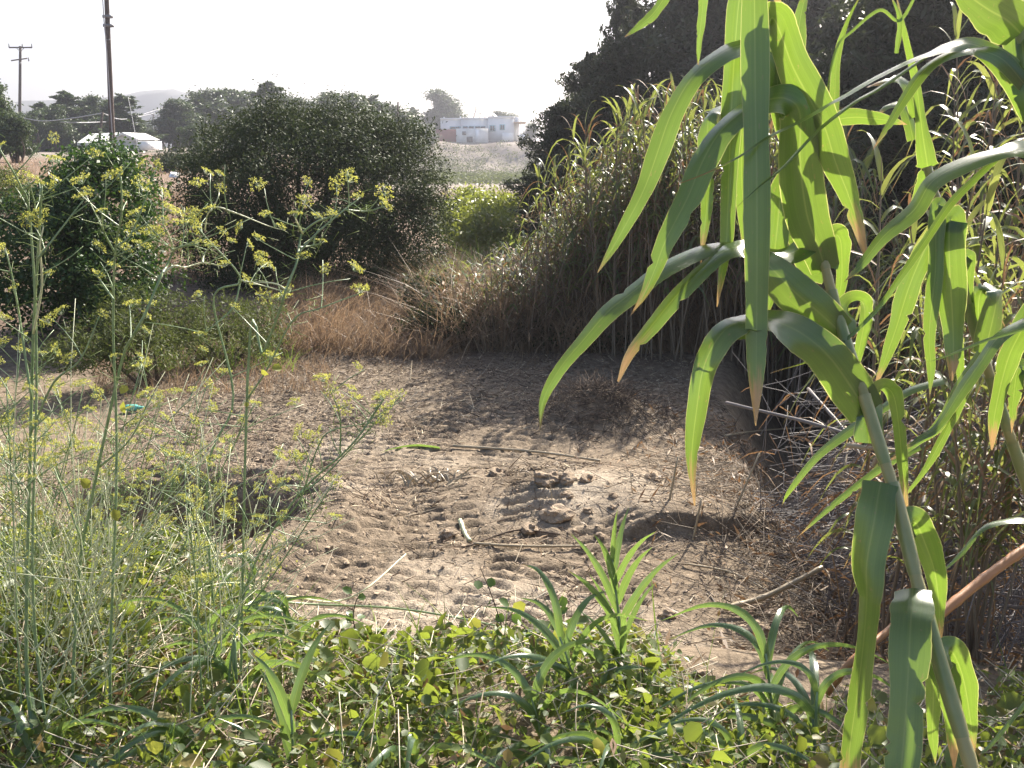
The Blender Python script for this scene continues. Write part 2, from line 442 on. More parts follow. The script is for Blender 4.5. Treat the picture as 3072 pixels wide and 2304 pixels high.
def Hbase(x, y):
    x = np.asarray(x, float); y = np.asarray(y, float)
    u = x / np.maximum(y, 3)
    zl = np.interp(y, [0, 10.5, 13, 16, 20, 26, 35, 60, 100, 200, 1400], [0, 0, .35, .5, .95, 1.2, 1.45, 1.9, 2.2, 2.6, 6])
    zr = np.interp(y, [0, 10.5, 14, 40, 60, 100, 148, 151, 158, 163, 172, 260, 1400], [0, 0, .12, -.1, -.2, -.9, -1.3, -1.1, 1.6, 3.2, 3.75, 3.8, 6])
    zr = np.where(y > 149, zr + 1.1 * fbm(x * .16, y * .16, 31, 4) * sstep(149, 153, y) * (1 - sstep(161, 170, y)), zr)
    k = sstep(-.12, -.19, u)
    z = zl * k + zr * (1 - k)
    z = z + .35 * sstep(-.37, -.46, u) * sstep(13, 20, y) * (1 - sstep(30, 50, y))
    z = z + sstep(14, 40, y) * (.25 * fbm(x * .08, y * .08, 3) )
    # bank the camera stands on
    e = 3.15 + .35 * vnoise(x * 1.1, x * 0 + 3.1, 5) - .25 * sstep(.5, 1.6, x) + .55 * sstep(-.9, -1.5, x)
    z = z + .5 * (1 - sstep(e, e + 1.15, y)) + .12 * sstep(2.6, 1.0, y)
    # ditch
    d = x - edge_x(y)
    dd = -.85 * sstep(-.05, .75, d) * (1 - sstep(1.1, 2.2, d)) + .25 * sstep(1.5, 2.6, d)
    z = z + dd * sstep(4.3, 5.6, y) * (1 - sstep(11, 14, y))
    z = z + .12 * sstep(.5, 2, d) * (1 - sstep(4.3, 5.6, y)) * sstep(0, 3, y)
    # pit in the left bank
    q = np.hypot((x + 2.1) / .78, (y - 5.9) / .6)
    z = z - .8 * (1 - sstep(.55, 1.05, q + .25 * vnoise(x * 4, y * 4, 8)))
    z = z + .12 * np.exp(-((q - 1.35) / .35) ** 2)
    # mounds
    z = z + .17 * np.exp(-(((x - .55) / .85) ** 2 + ((y - 6.3) / .5) ** 2)) + .07 * np.exp(-(((x - 1.1) / .5) ** 2 + ((y - 5.8) / .35) ** 2))
    z = z + .3 * np.exp(-(((x - .72) / .42) ** 2 + ((y - 8.25) / .38) ** 2))
    return z

TRACKS = [  # polyline, half width, lug pitch, columns, depth
    ([(-.5, 5.3), (-.9, 6.6), (-1.0, 8.4)], .5, .12, 5, .027),
    ([(-2.0, 5.6), (-2.2, 7.2), (-2.45, 9.4)], .4, .13, 4, .03),
    ([(.1, 4.45), (.36, 5.2), (.25, 5.75)], .5, .11, 4, .026),
    ([(.12, 5.75), (.14, 6.35), (0, 6.8)], .22, .125, 1, .07),
    ([(-.95, 4.6), (-.75, 5.3)], .5, .1, 5, .018),
    ([(-.75, 7.9), (-.25, 8.8), (.05, 9.6)], .3, .14, 2, .035),
    ([(-1.5, 6.0), (-1.6, 7.4), (-1.3, 8.8)], .3, .14, 3, .03),
    ([(-.1, 6.9), (.05, 7.8), (.3, 8.8)], .3, .14, 3, .026),
]
def Hfine(x, y):
    z = np.zeros_like(x)
    clear = sstep(4.0, 4.6, y) * (1 - sstep(10.5, 12.5, y))
    z = z + clear * (.03 * fbm(x * 2.2, y * 2.2, 11, 3) + .009 * fbm(x * 11, y * 11, 13, 3))
    rough = sstep(-.1, .35, fbm(x * 1.1, y * 1.1, 17, 2)) * clear
    z = z + rough * .022 * np.maximum(fbm(x * 12, y * 12, 19, 3), -.1)
    for pts, hw, pitch, nc, dep in TRACKS:
        s0 = 0
        for (ax, ay), (bx, by) in zip(pts[:-1], pts[1:]):
            Ls = math.hypot(bx - ax, by - ay); tx, ty = (bx - ax) / Ls, (by - ay) / Ls
            s = (x - ax) * tx + (y - ay) * ty; t = -(x - ax) * ty + (y - ay) * tx
            t = t + .05 * vnoise(s * 2 + s0, t * 2, 23); s = s + .03 * vnoise(t * 5, s * 2.5 + s0, 27)
            w = sstep(0, .05, s + .03) * sstep(0, .05, Ls - s) * (1 - sstep(hw * .92, hw, np.abs(t)))
            col = np.floor((t + hw) / (2 * hw) * nc)
            inner = np.abs(((t + hw) / (2 * hw) * nc) % 1 - .5) * 2
            ph = ((s + s0) / pitch + .5 * (col % 2) + .3 * inner + .1 * vnoise(col * 7.1, s * 4, 29)) % 1
            keep = vnoise(np.floor((s + s0) / pitch + .5 * (col % 2)) * 1.7, col * 3.3 + pitch * 50, 37) + .5
            bar = sstep(.15, .27, ph) * (1 - sstep(.48, .64, ph)) * (1 - sstep(.74, .92, inner)) * np.clip(1.9 * keep - .05, 0, 1.1)
            z = z - .85 * w * dep * bar + w * dep * .3 * sstep(.78, .9, ph)
            s0 += Ls
    # slump edge across the mound
    d = (y - (5.55 + .16 * (x - .9) + .04 * np.sin(x * 9))) 
    z = z + .09 * sstep(-.03, .03, d) * (1 - sstep(.05, .6, d)) * sstep(.55, .75, x) * (1 - sstep(1.35, 1.6, x))
    return z

def H(x, y):
    x = np.asarray(x, float); y = np.asarray(y, float)
    return Hbase(x, y) + Hfine(x, y)

def geo(a, b, n):
    return np.geomspace(a, b, n)
xs = np.arange(-3.3, 2.1, .0185)
xs = np.concatenate([-3.3 - (geo(.05, 1450, 66)[::-1]), xs, 2.1 + geo(.03, 1450, 80)])
ys = np.concatenate([-30 + 0 * np.arange(1), np.linspace(-4, 2.0, 14), np.arange(2.1, 4.2, .06), np.arange(4.2, 9.6, .0145), np.arange(9.6, 13, .06), 13 + geo(.1, 130, 70), np.arange(143.5, 176, 1.2), 176 + geo(2, 1180, 26)])
X, Y = np.meshgrid(xs, ys)
Z = H(X, Y)
nx, ny = len(xs), len(ys)
ii = (np.arange(ny - 1)[:, None] * nx + np.arange(nx - 1)[None]).ravel()
gm = mesh('ground', np.stack([X, Y, Z], -1).reshape(-1, 3), np.stack([ii, ii + 1, ii + nx + 1, ii + nx], -1), 'soil')
sandm = (.35 * np.exp(-(((X + .25) / 1.0) ** 2 + ((Y - 4.6) / .45) ** 2)) + .3 * np.exp(-(((X - .8) / .8) ** 2 + ((Y - 6.1) / .5) ** 2))
         + .16 * np.exp(-(((X + 1.2) / 1.2) ** 2 + ((Y - 7) / 1.4) ** 2)) + .22 * np.exp(-(((X - 1.2) / .5) ** 2 + ((Y - 8.6) / .5) ** 2)))
drym = sstep(10.3, 12, Y + .6 * fbm(X * .7, Y * .7, 41)) * (1 - sstep(45, 80, Y)) + .8 * sstep(.3, 1, X - edge_x(Y)) * (Y < 10)
farm = sstep(45, 80, Y)
ca = gm.color_attributes.new('zone', 'FLOAT_COLOR', 'POINT')
ca.data.foreach_set('color', np.stack([sandm, np.clip(drym, 0, 1), farm, np.ones_like(X)], -1).astype(np.float32).ravel())
tag(obj('ground', gm), kind='structure')

# far hills
hx = np.linspace(-1150, 500, 90)
prof = np.interp(hx, [-1150, -700, -560, -480, -431, -395, -378, -350, -317, -230, -110, 0, 500],
                 [20, 36, 48, 58, 63, 67, 72, 64, 57, 40, 14, 4, 2]) + 4 * fbm(hx * .02, hx * 0, 51)
hv = []
for k, (yy, f) in enumerate([(1040, 0), (1080, .45), (1120, .8), (1170, 1), (1230, .8), (1290, 0)]):
    zz = prof * f * (1 + .18 * fbm(hx * .013, hx * 0 + k * 1.7, 53)) + 2
    hv.append(np.stack([hx, np.full_like(hx, yy), zz], -1))
hv = np.array(hv) * .52; n_ = len(hx)
ii = (np.arange(5)[:, None] * n_ + np.arange(n_ - 1)[None]).ravel()
tag(obj('hills', mesh('hills', hv.reshape(-1, 3), np.stack([ii, ii + 1, ii + n_ + 1, ii + n_], -1), 'hill')), kind='structure')

# haze: even, closed box of air round everything
hb = MB().box((-1480, -60, -4), (1480, 1400, 130))
m = bpy.data.materials.new('haze_air'); m.use_nodes = True; M['haze_air'] = m
for nd in list(m.node_tree.nodes):
    if nd.type != 'OUTPUT_MATERIAL': m.node_tree.nodes.remove(nd)
pv = m.node_tree.nodes.new('ShaderNodeVolumePrincipled')
pv.inputs['Color'].default_value = (.86, .87, 1, 1)
pv.inputs['Density'].default_value = .0011
pv.inputs['Anisotropy'].default_value = .74
m.node_tree.links.new(pv.outputs[0], m.node_tree.nodes['Material Output'].inputs['Volume'])
tag(obj('haze', hb.mesh('haze', 'haze_air')), kind='stuff')

# ------------------------------------------------------------------ trees and bushes
def crown_cloud(blobs, nclump, per, spread, L, W, r, up=.5, shell=.55, shape=4):
    """leaf clumps spread through the outer part of overlapping blobs"""
    w = np.array([b[1][0] * b[1][1] + b[1][1] * b[1][2] + b[1][0] * b[1][2] for b in blobs]); w /= w.sum()
    pick = r.choice(len(blobs), nclump, p=w)
    c = np.array([b[0] for b in blobs], float)[pick]; s = np.array([b[1] for b in blobs], float)[pick]
    d = unit(r.normal(size=(nclump, 3))); rad = (shell + (1 - shell) * r.random(nclump) ** .6) * (1 + .13 * r.normal(size=nclump))
    cl = c + d * s * rad[:, None]
    sp = spread * (.6 + .8 * r.random(nclump))
    off = r.normal(size=(nclump, per, 3)) * sp[:, None, None] * np.array([1, 1, .75])
    pts = (cl[:, None] + off).reshape(-1, 3)
    nr = r.normal(size=(len(pts), 3)) + np.repeat(d, per, 0) * .5 + np.array([0, 0, up])
    k = .6 + .8 * r.random(len(pts))
    return leaves(pts, nr, L * k, W * k, r, shape=shape)

def limbs(base, blobs, r, r0=.09, n=8):
    mb = MB()
    for k in range(n):
        b = blobs[k % len(blobs)]
        e = np.array(b[0]) + r.normal(size=3) * np.array(b[1]) * .4
        m_ = (base + e) / 2 + r.normal(size=3) * .12 * np.linalg.norm(e - base)
        c = catmull([base + r.normal(size=3) * r0 * .6 * [1, 1, 0] - [0, 0, .15], m_, e], 9)
        V, F, uv = tube(c, np.linspace(r0, r0 * .15, 9), 6)
        mb.add(V, F, uv)
    return mb

def bush(name, base, blobs, label, cat, leafm, nclump, per, spread, L, W, seed, r0=.07, nl=9, group=None, part='crown', **kw):
    r = np.random.default_rng(seed)
    base = np.asarray(base, float)
    root = empty(name, base, label, cat, group)
    V, F = crown_cloud(blobs, nclump, per, spread, L, W, r, **kw)
    obj(part, mesh(part, V - base, F, leafm, smooth=False), root)
    obj('trunk', limbs(base, blobs, r, r0, nl).mesh('trunk', 'bark', base), root)
    return root

def gp(px, Yd):            # ground point under pixel column px at distance Yd
    x = (px - 1536) / F_PX * Yd / math.cos(PITCH) * 1.0
    # exact column
    p = P(px, 700, Yd)
    return np.array([p[0], Yd, float(H(p[0], Yd))])

def blobs_px(lst):
    """(px, py, Y, radius px x, radius px y, depth m) -> blobs in metres"""
    out = []
    for x, y, Yd, rx, ry, rd in lst:
        s = np.linalg.norm(P(x + 1, y, Yd) - P(x, y, Yd))
        out.append((P(x, y, Yd), (rx * s, rd, ry * s)))
    return out

bush('olive_bush', gp(900, 15.0), blobs_px([(930, 560, 15, 330, 220, 1.7), (720, 600, 14.8, 170, 190, 1.3), (1150, 580, 15, 180, 190, 1.4), (860, 455, 15.4, 230, 95, 1.2),
      (1060, 455, 15.4, 190, 90, 1.2), (930, 740, 14.4, 330, 140, 1.2), (640, 720, 15, 110, 130, .9), (1230, 720, 14.6, 120, 140, .9), (1000, 840, 14.0, 280, 60, .8), (760, 830, 14.2, 170, 70, .8), (840, 375, 15.4, 120, 40, .6), (1020, 375, 15.4, 140, 40, .6), (600, 560, 15.2, 60, 70, .5), (1290, 600, 14.8, 60, 80, .5)] + [(640 + 62 * q_, 395 - 55 * math.sin(.3 * q_ + .2) + 14 * ((q_ * 7) % 3), 15.2, 26, 34 + 9 * ((q_ * 5) % 4), .4) for q_ in range(11)]),
     'big rounded olive-green bush in the middle behind the dry grass', 'bush', 'bush_leaf', 2700, 64, .11, .045, .018, 101, .08, 14)
bush('evergreen_bush', gp(300, 12), blobs_px([(300, 620, 12, 160, 160, .9), (310, 500, 12, 110, 70, .6), (130, 780, 11.6, 190, 200, .9), (330, 820, 11.6, 150, 170, .8), (190, 640, 12, 90, 90, .6)]),
     'dark green bush with shiny leaves at the left below the near pole', 'bush', 'dark_bush_leaf', 900, 50, .085, .05, .028, 103, .05, 9)
bush('heath_shrub', gp(640, 10.6), blobs_px([(640, 950, 10.6, 100, 70, .5), (760, 960, 10.9, 110, 60, .5), (540, 960, 10.2, 80, 70, .5), (600, 1020, 10.3, 130, 50, .5), (760, 1010, 10.6, 90, 40, .4)]),
     'feathery light green shrub at the left edge of the bare ground', 'shrub', 'heath_leaf', 210, 45, .06, .05, .009, 105, .02, 7)
bush('heath_shrub', gp(430, 9.6), blobs_px([(400, 950, 9.6, 90, 80, .5), (330, 1000, 9.2, 120, 70, .5), (420, 1060, 9.4, 120, 50, .5), (250, 1060, 9.2, 120, 50, .5)]),
     'loose green shrub behind the fennel, in front of the dark left bush', 'shrub', 'heath_leaf', 180, 45, .06, .05, .012, 107, .02, 7)
bush('heath_shrub', gp(20, 19), blobs_px([(10, 570, 19, 70, 60, .6)]),
     'small round grey-green shrub on the dry slope at the left edge', 'shrub', 'heath_leaf', 130, 40, .09, .07, .02, 109, .03, 5)
bush('bramble_bush', gp(1500, 11.6), blobs_px([(1340, 965, 11.6, 130, 50, .4), (1600, 1010, 11.5, 170, 26, .3), (1820, 1020, 11.4, 150, 26, .3), (1290, 880, 12.4, 70, 50, .4)]),
     'low dark bramble at the foot of the reed thicket beyond the bare ground', 'bush', 'bush_leaf', 260, 36, .07, .045, .03, 111, .015, 8)
bush('yellow_weed', gp(1440, 24), blobs_px([(1420, 610, 24, 70, 40, .8), (1510, 620, 23, 60, 34, .8), (1450, 680, 20, 90, 50, .8), (1380, 660, 21, 60, 60, .8)]),
     'yellow-green weeds beside the big bush below the white house', 'weeds', 'weed_leaf', 300, 36, .13, .1, .04, 113, .03, 8)
bush('olive_bush', gp(560, 38), blobs_px([(570, 492, 38, 100, 24, 1.2)]),
     'low brown-green scrub on the slope right of the near pole', 'scrub', 'bush_leaf', 160, 36, .2, .14, .05, 115, .05, 6)

def conifer(h, rad, nb, seed, L=.12, W=.03, leafm='conifer_leaf', lean=.0, sag=.25, dense=70, name='conifer'):
    """spiry tree: trunk mesh + crown mesh, at the origin"""
    r = np.random.default_rng(seed)
    t = np.sort(r.random(nb)) ** .85 * .97 + .03
    az = r.random(nb) * 6.283 + np.arange(nb) * 2.4
    prof_ = (1 - t) ** .62 * np.clip(t / .12, .35, 1) * (1 + .4 * r.normal(size=nb)).clip(.4, 1.9)
    ln = rad * prof_ + .12
    z0 = t * h * .97
    d = np.stack([np.cos(az), np.sin(az), .35 + .25 * r.normal(size=nb)], -1)
    tip = np.stack([0 * z0, 0 * z0, z0], -1) + d * ln[:, None] * np.array([1, 1, 1.0])
    base = np.stack([0 * z0, 0 * z0, z0], -1)
    k = (dense * (.5 + ln / rad)).astype(int)
    idx = np.repeat(np.arange(nb), k)
    f = r.random(len(idx)) ** .6
    pts = base[idx] + (tip - base)[idx] * f[:, None] - np.array([0, 0, 1]) * (sag * ln[idx] * f ** 2)[:, None]
    pts += r.normal(size=pts.shape) * (.05 + .1 * ln[idx] * (1.1 - f))[:, None]
    nr = r.normal(size=pts.shape) + [0, 0, .5]
    s = .6 + .8 * r.random(len(pts))
    V, F = leaves(pts, nr, L * s, W * s, r)
    cr = mesh('crown', V, F, leafm, smooth=False)
    mb = MB()
    Vt, Ft, uv = tube(np.stack([np.zeros(8), np.zeros(8), np.linspace(-.3, h * .95, 8)], -1), np.linspace(.035 * h * .6, .01, 8), 8)
    mb.add(Vt, Ft, uv)
    Vs, Fs = sticks(base, tip - [0, 0, 1] * (sag * ln)[:, None], .012 * h * .25, .004, None, 2, 4)
    mb.add(Vs, Fs)
    return cr, mb.mesh('trunk', 'bark')

def place_tree(name, cr, tr, loc, sc, rz, label, group=None, cat='tree'):
    root = empty(name, loc, label, cat, group)
    root.rotation_euler = (0, 0, rz); root.scale = sc
    obj('crown', cr, root); obj('trunk', tr, root)
    return root

# dark grove at the upper right
CF = [conifer(7, 1.9, 340, 201 + k, .17, .05, dense=125, sag=.1) for k in range(3)]
grove = [  # px, Y, height scale, width scale, proto, label
    (1862, 24, .95, .42, 0, 'pointed dark conifer, leftmost tall tip of the grove'),
    (1765, 23, .62, .62, 1, 'low rounded conifer at the left end of the dark grove'),
    (1690, 22, .47, .55, 2, 'lowest dark conifer of the grove, nearest the white house'),
    (2050, 23, 1.0, .85, 1, 'tall dark conifer behind the hanging reed leaves'),
    (2140, 22, 1.05, 1.15, 2, 'broad dark conifer in the middle of the grove behind the reed tops'),
    (2310, 24, 1.05, 1.0, 0, 'dark conifer with sky showing through beside its top'),
    (2540, 23, 1.1, 1.1, 1, 'dark conifer right of the gap of sky in the grove'),
    (2730, 21, 1.1, 1.15, 2, 'tall dark conifer behind the second foreground reed'),
    (2930, 20, 1.1, 1.15, 0, 'dark conifer near the right edge of the picture'),
    (3150, 19, 1.1, 1.2, 1, 'dark conifer cut off by the right edge of the picture'),
    (2170, 31, 1.3, 1.1, 0, 'conifer of the back row behind the top of the hanging leaves'),
    (2230, 30, 1.35, 1.3, 1, 'conifer of the back row left of the sky gap'),
    (2620, 31, 1.4, 1.4, 2, 'conifer of the back row right of the sky gap'),
    (2830, 30, 1.4, 1.4, 0, 'conifer of the back row behind the arching leaf'),
    (3040, 29, 1.4, 1.4, 1, 'conifer of the back row near the right edge'),
    (2690, 13.2, .7, .75, 0, 'near dark conifer behind the bundle of hanging leaves'),
    (2850, 13.4, .78, .8, 1, 'near dark conifer standing over the dead reeds at the right'),
    (3020, 13.8, .86, .85, 2, 'near dark conifer beside the right edge'),
    (3240, 14.2, .92, .9, 0, 'near dark conifer just outside the right edge'),
    (2570, 15.0, .7, .65, 2, 'slim dark conifer behind the top of the big reed'),
    (1845, 20.5, .62, .6, 2, 'shorter dark conifer in front of the grove beside the pointed tip'),
]
for px, Yd, hs, ws, k, lab in grove:
    b = gp(px, Yd); b[2] = float(Hbase(b[0], Yd)) - .1
    place_tree('conifer', *CF[k], b, (ws, ws, hs), px * 1.7, lab, 'dark grove at the upper right')

# pines behind the big bush, far left trees
def pine(seed, h, rx, n, leafm='pine_leaf', L=.3, W=.11):
    r = np.random.default_rng(seed)
    bl = []
    for k in range(n):
        t = .35 + .6 * k / (n - 1)
        a = r.random() * 6.28; q = rx * (1.05 - .55 * t) * .6 * r.random() ** .5
        s = rx * (.62 - .3 * t) * (.8 + .5 * r.random())
        bl.append(((q * math.cos(a), q * math.sin(a), h * t), (s, s, s * .75)))
    V, F = crown_cloud(bl, 420, 46, rx * .09, L, W, r, shell=.35)
    mb = limbs(np.zeros(3), bl, r, h * .022, n)
    Vt, Ft, uv = tube(np.stack([.02 * h * np.sin(np.arange(7)), np.zeros(7), np.linspace(-.4, h * .9, 7)], -1), np.linspace(h * .025, .02, 7), 7)
    mb.add(Vt, Ft, uv)
    return mesh('crown', V, F, leafm, smooth=False), mb.mesh('trunk', 'bark')
PN = [pine(301 + k, 7, 3.0, 9) for k in range(4)]
CS = [conifer(7, 1.7, 150, 311 + k, .28, .1, 'pine_leaf', dense=60) for k in range(2)]
def ztop(py, Yd): return float(P(1536, py, Yd)[2])
def far_tree(name, kit, px, top, Yd, ws, label, group):
    b = gp(px, Yd); b[2] = float(Hbase(b[0], Yd)) - .2
    hgt = 7.35 if kit in PN else 7.0
    s = (ztop(top, Yd) - b[2]) / hgt
    place_tree(name, *kit, b, (s * ws * 1.5, s * ws * 1.5, s), px * .9, label, group)
g1 = 'pine belt behind the big bush'
far_tree('pine_tree', PN[0], 545, 298, 95, 1.0, 'leftmost pine of the belt, beside the far poles', g1)
far_tree('pine_tree', PN[1], 640, 272, 100, 1.1, 'second pine from the far poles in the belt', g1)
far_tree('pine_tree', PN[2], 735, 268, 105, 1.1, 'third pine from the far poles, left of the pointed one', g1)
far_tree('conifer', CS[0], 828, 240, 98, 1.15, 'pointed conifer standing above the pine belt over the bush', g1)
far_tree('pine_tree', PN[3], 915, 285, 108, 1.1, 'pine just right of the pointed conifer in the belt', g1)
far_tree('pine_tree', PN[0], 1005, 280, 104, 1.0, 'high rounded pine above the middle of the bush', g1)
far_tree('pine_tree', PN[1], 1095, 286, 100, 1.05, 'pine above the right half of the bush', g1)
far_tree('conifer', CS[1], 1132, 284, 102, .9, 'small pointed conifer near the right end of the belt', g1)
far_tree('pine_tree', PN[2], 1190, 312, 106, .85, 'rightmost low pine of the belt by the thin pole', g1)
far_tree('pine_tree', PN[3], 590, 375, 70, .8, 'light green lower pine in front of the belt, at its left end', g1)
far_tree('pine_tree', PN[1], 1340, 272, 185, .95, 'round pine behind the left end of the flat white house', 'trees by the white house')
far_tree('conifer', CS[0], 1246, 318, 170, .8, 'thin small conifer left of the flat white house', 'trees by the white house')
far_tree('pine_tree', PN[0], 1280, 372, 160, 1.3, 'low bushy tree beside the red wall of the white house', 'trees by the white house')
far_tree('pine_tree', PN[2], 1510, 334, 195, 1.3, 'shrubby tree top showing over the roof of the white house', 'trees by the white house')
far_tree('pine_tree', PN[3], 1590, 368, 190, 1.0, 'small tree right of the porch of the white house', 'trees by the white house')
g2 = 'trees around the left white house'
far_tree('conifer', CS[0], 232, 268, 88, 1.15, 'pointed conifer highest among the trees left of the near pole', g2)
far_tree('pine_tree', PN[1], 290, 290, 90, .75, 'round tree just left of the near pole', g2)
far_tree('conifer', CS[1], 396, 280, 86, 1.5, 'layered conifer just right of the near pole', g2)
far_tree('pine_tree', PN[0], 350, 300, 92, .8, 'tree behind the near pole', g2)
far_tree('conifer', CS[1], 160, 305, 90, 1.3, 'conifer between the left edge tree and the pointed conifer', g2)
far_tree('pine_tree', PN[2], 195, 315, 84, .8, 'low dark tree left of the white gabled house', g2)
far_tree('pine_tree', PN[3], 130, 330, 82, .8, 'low tree right of the crossarm pole foot', g2)
far_tree('pine_tree', PN[2], 455, 365, 150, 1.0, 'small faded tree behind the far poles', g2)
far_tree('pine_tree', PN[3], 5, 240, 46, .62, 'big dark tree at the left edge of the picture', g2)
far_tree('pine_tree', PN[0], 75, 335, 44, .8, 'low tree right of the big tree at the left edge', g2)
# bare tree by the house
r_ = np.random.default_rng(5); bb = gp(1415, 182); mb = MB()
tips = []
def twig(p, d, L, rad, dep):
    e = p + d * L
    mb.add(*tube(catmull([p, (p + e) / 2 + r_.normal(size=3) * L * .06, e], 5), np.linspace(rad, rad * .6, 5), 5))
    if dep:
        for _ in range(3): twig(e, unit(d + r_.normal(size=3) * .5), L * .66, rad * .6, dep - 1)
twig(bb - [0, 0, .3], np.array([.05, 0, 1.]), 2.6, .12, 4)
root = empty('bare_tree', bb, 'leafless tree beside the pine behind the white house', 'tree')
obj('branches', mb.mesh('branches', 'bark', bb), root)

# ------------------------------------------------------------------ houses
def rect(mb, x0, y0, x1, y1, Yd, dep, m=0):
    """box whose front shows as that pixel rectangle"""
    a = P(x0, y1, Yd); b = P(x1, y0, Yd)
    mb.box((a[0], Yd, a[2]), (b[0], Yd + dep, b[2]), m)
hb_ = gp(1440, 172)
house = empty('flat_roofed_house', hb_, 'long flat-roofed white house with red side wall on the bluff', 'house')
def part(name, m, lst, parent=house, off=hb_, lab=None):
    mb = MB()
    for q in lst: rect(mb, *q)
    o = obj(name, mb.mesh(name, m, off, smooth=False), parent)
    if lab: o['label'] = lab
    return o
wl = part('wall', 'whitewash', [(1322, 358, 1384, 425, 172, 8), (1384, 357, 1465, 432, 171.6, 8), (1465, 353, 1542, 432, 171, 9), (1542, 352, 1557, 432, 173, 7)])
part('parapet', 'whitewash', [(1320, 354, 1386, 358.2, 171.8, 8.3), (1386.3, 353, 1464, 357.2, 171.4, 8.3), (1464.3, 349, 1543, 353.2, 170.8, 9.3)])
part('annex', 'old_white', [(1369, 385, 1464, 440, 168, 3.4)])
part('red_wall', 'red_wall', [(1308, 388, 1369, 440, 168.4, .4)], lab='dark red side wall')
part('door', 'white_plastic', [(1426, 390, 1438, 426, 167.8, .15)], lab='bright white door')
for q in [(1387, 394, 1397, 405, 167.9, .12), (1400, 410, 1418, 427, 167.9, .12)]: part('opening', 'dark_glass', [q])
for x in (1389, 1407, 1426, 1442): 
    w_ = part('window', 'teal_paint', [(x - 1, 378, x + 15, 387, 171.5, .1)])
    part('pane', 'dark_glass', [(x, 379.2, x + 14, 386, 171.42, .08)], w_)
for x0, y0, x1, y1, Yd in [(1468, 375, 1486, 394, 170.9), (1499, 373, 1515, 390, 170.9), (1349, 379, 1382, 387, 171.9)]:
    w_ = part('window', 'teal_paint', [(x0, y0, x1, y1, Yd, .1)])
    part('pane', 'dark_glass', [(x0 + 3, y0 + 2, (x0 + x1) / 2 - 1, y1 - 2, Yd - .06, .08), ((x0 + x1) / 2 + 1, y0 + 2, x1 - 3, y1 - 2, Yd - .06, .08)], w_)
part('porch_roof', 'tan_roof', [(1541, 365, 1578, 369, 170.5, 7)])
for x in (1560, 1567.5, 1574): part('porch_post', 'whitewash', [(x, 369, x + 2, 425, 170.8, .2)])
part('porch_wall', 'whitewash', [(1557, 404, 1577, 425, 170.7, .2)])
part('low_block', 'whitewash', [(1507, 399, 1539, 425, 168.6, 2)])
mb = MB(); a = P(1471, 341, 173); b = P(1491, 354, 171)
mb.add([[a[0], 173, a[2]], [b[0], 171, b[2] - .1], [b[0] + .3, 173, b[2]], [a[0] + .35, 175, a[2] + .1]], np.array([[0, 1, 2, 3]]))
V = mb.V[0]; mb.add(np.array(V) + [0, 0, .12], np.array([[3, 2, 1, 0]]))
obj('solar_panel', mb.mesh('solar_panel', 'white_plastic', hb_, smooth=False), house)
part('chimney', 'whitewash', [(1379, 349, 1383, 355, 173, .3)])
part('chimney', 'whitewash', [(1330, 351, 1333, 355, 174, .3)])

h2 = gp(340, 74)
house2 = empty('gabled_house', h2, 'small white gabled house behind the near pole at the left', 'house')
part('wall', 'old_white', [(262, 424, 405, 450, 74, 4), (367, 418, 412, 450, 72.6, 1.3)], house2, h2)
part('annex', 'whitewash', [(412, 424, 441, 450, 72.4, 3)], house2, h2)
mb = MB()
A, B = P(232, 436, 72.3), P(363, 436, 72.3); C, D = P(270, 409, 75.5), P(360, 405, 75.5); E, F_ = P(240, 436, 79), P(372, 436, 79)
for tri in ([A, B, D, C], [C, D, F_, E]):
    t_ = np.array(tri); mb.add(t_, np.array([[0, 1, 2, 3]])); mb.add(t_ + [0, 0, .18], np.array([[3, 2, 1, 0]]))
    for q in range(4):
        mb.add(np.array([t_[q], t_[(q + 1) % 4], t_[(q + 1) % 4] + [0, 0, .18], t_[q] + [0, 0, .18]]), np.array([[0, 1, 2, 3]]))
obj('roof', mb.mesh('roof', 'old_white', h2, smooth=False), house2)
mb = MB()
ap = P(367, 404, 72.2); lo = P(415, 425, 72.2); lo2 = P(318, 425, 72.2)
for s_ in (lo, lo2):
    t_ = np.array([ap, s_, s_ + [0, 4.5, 0], ap + [0, 4.5, 0]])
    mb.add(t_, np.array([[0, 1, 2, 3]])); mb.add(t_ + [0, 0, .16], np.array([[3, 2, 1, 0]]))
    mb.add(np.array([t_[0], t_[1], t_[1] + [0, 0, .16], t_[0] + [0, 0, .16]]), np.array([[0, 1, 2, 3]]))
mb.add(np.array([ap, lo, lo2]) + [0, .3, 0], np.array([[0, 1, 2]]))
obj('gable', mb.mesh('gable', 'old_white', h2, smooth=False), house2)

# ------------------------------------------------------------------ poles and wires
def vtube(mb, a, b, r0, r1, n=8, m=0, k=6):
    t = np.linspace(0, 1, k)[:, None]; mb.add(*tube(np.asarray(a) * (1 - t) + np.asarray(b) * t, np.linspace(r0, r1, k), n), m=m)
def pole(px_base, Yd, px_top, py_top, rad, label, name='utility_pole'):
    b = gp(px_base, Yd); t = P(px_top, py_top, Yd)
    root = empty(name, b, label, 'pole', 'wooden poles')
    mb = MB(); vtube(mb, b - [0, 0, .4], t, rad, rad * .72, 10, 0, 10)
    obj('post', mb.mesh('post', 'pole_wood', b), root)
    return root, b, t
def bar(root, b, name, A, B, w, m='pole_wood'):
    mb = MB(); vtube(mb, A, B, w, w, 6, 0, 2); return obj(name, mb.mesh(name, m, b), root)

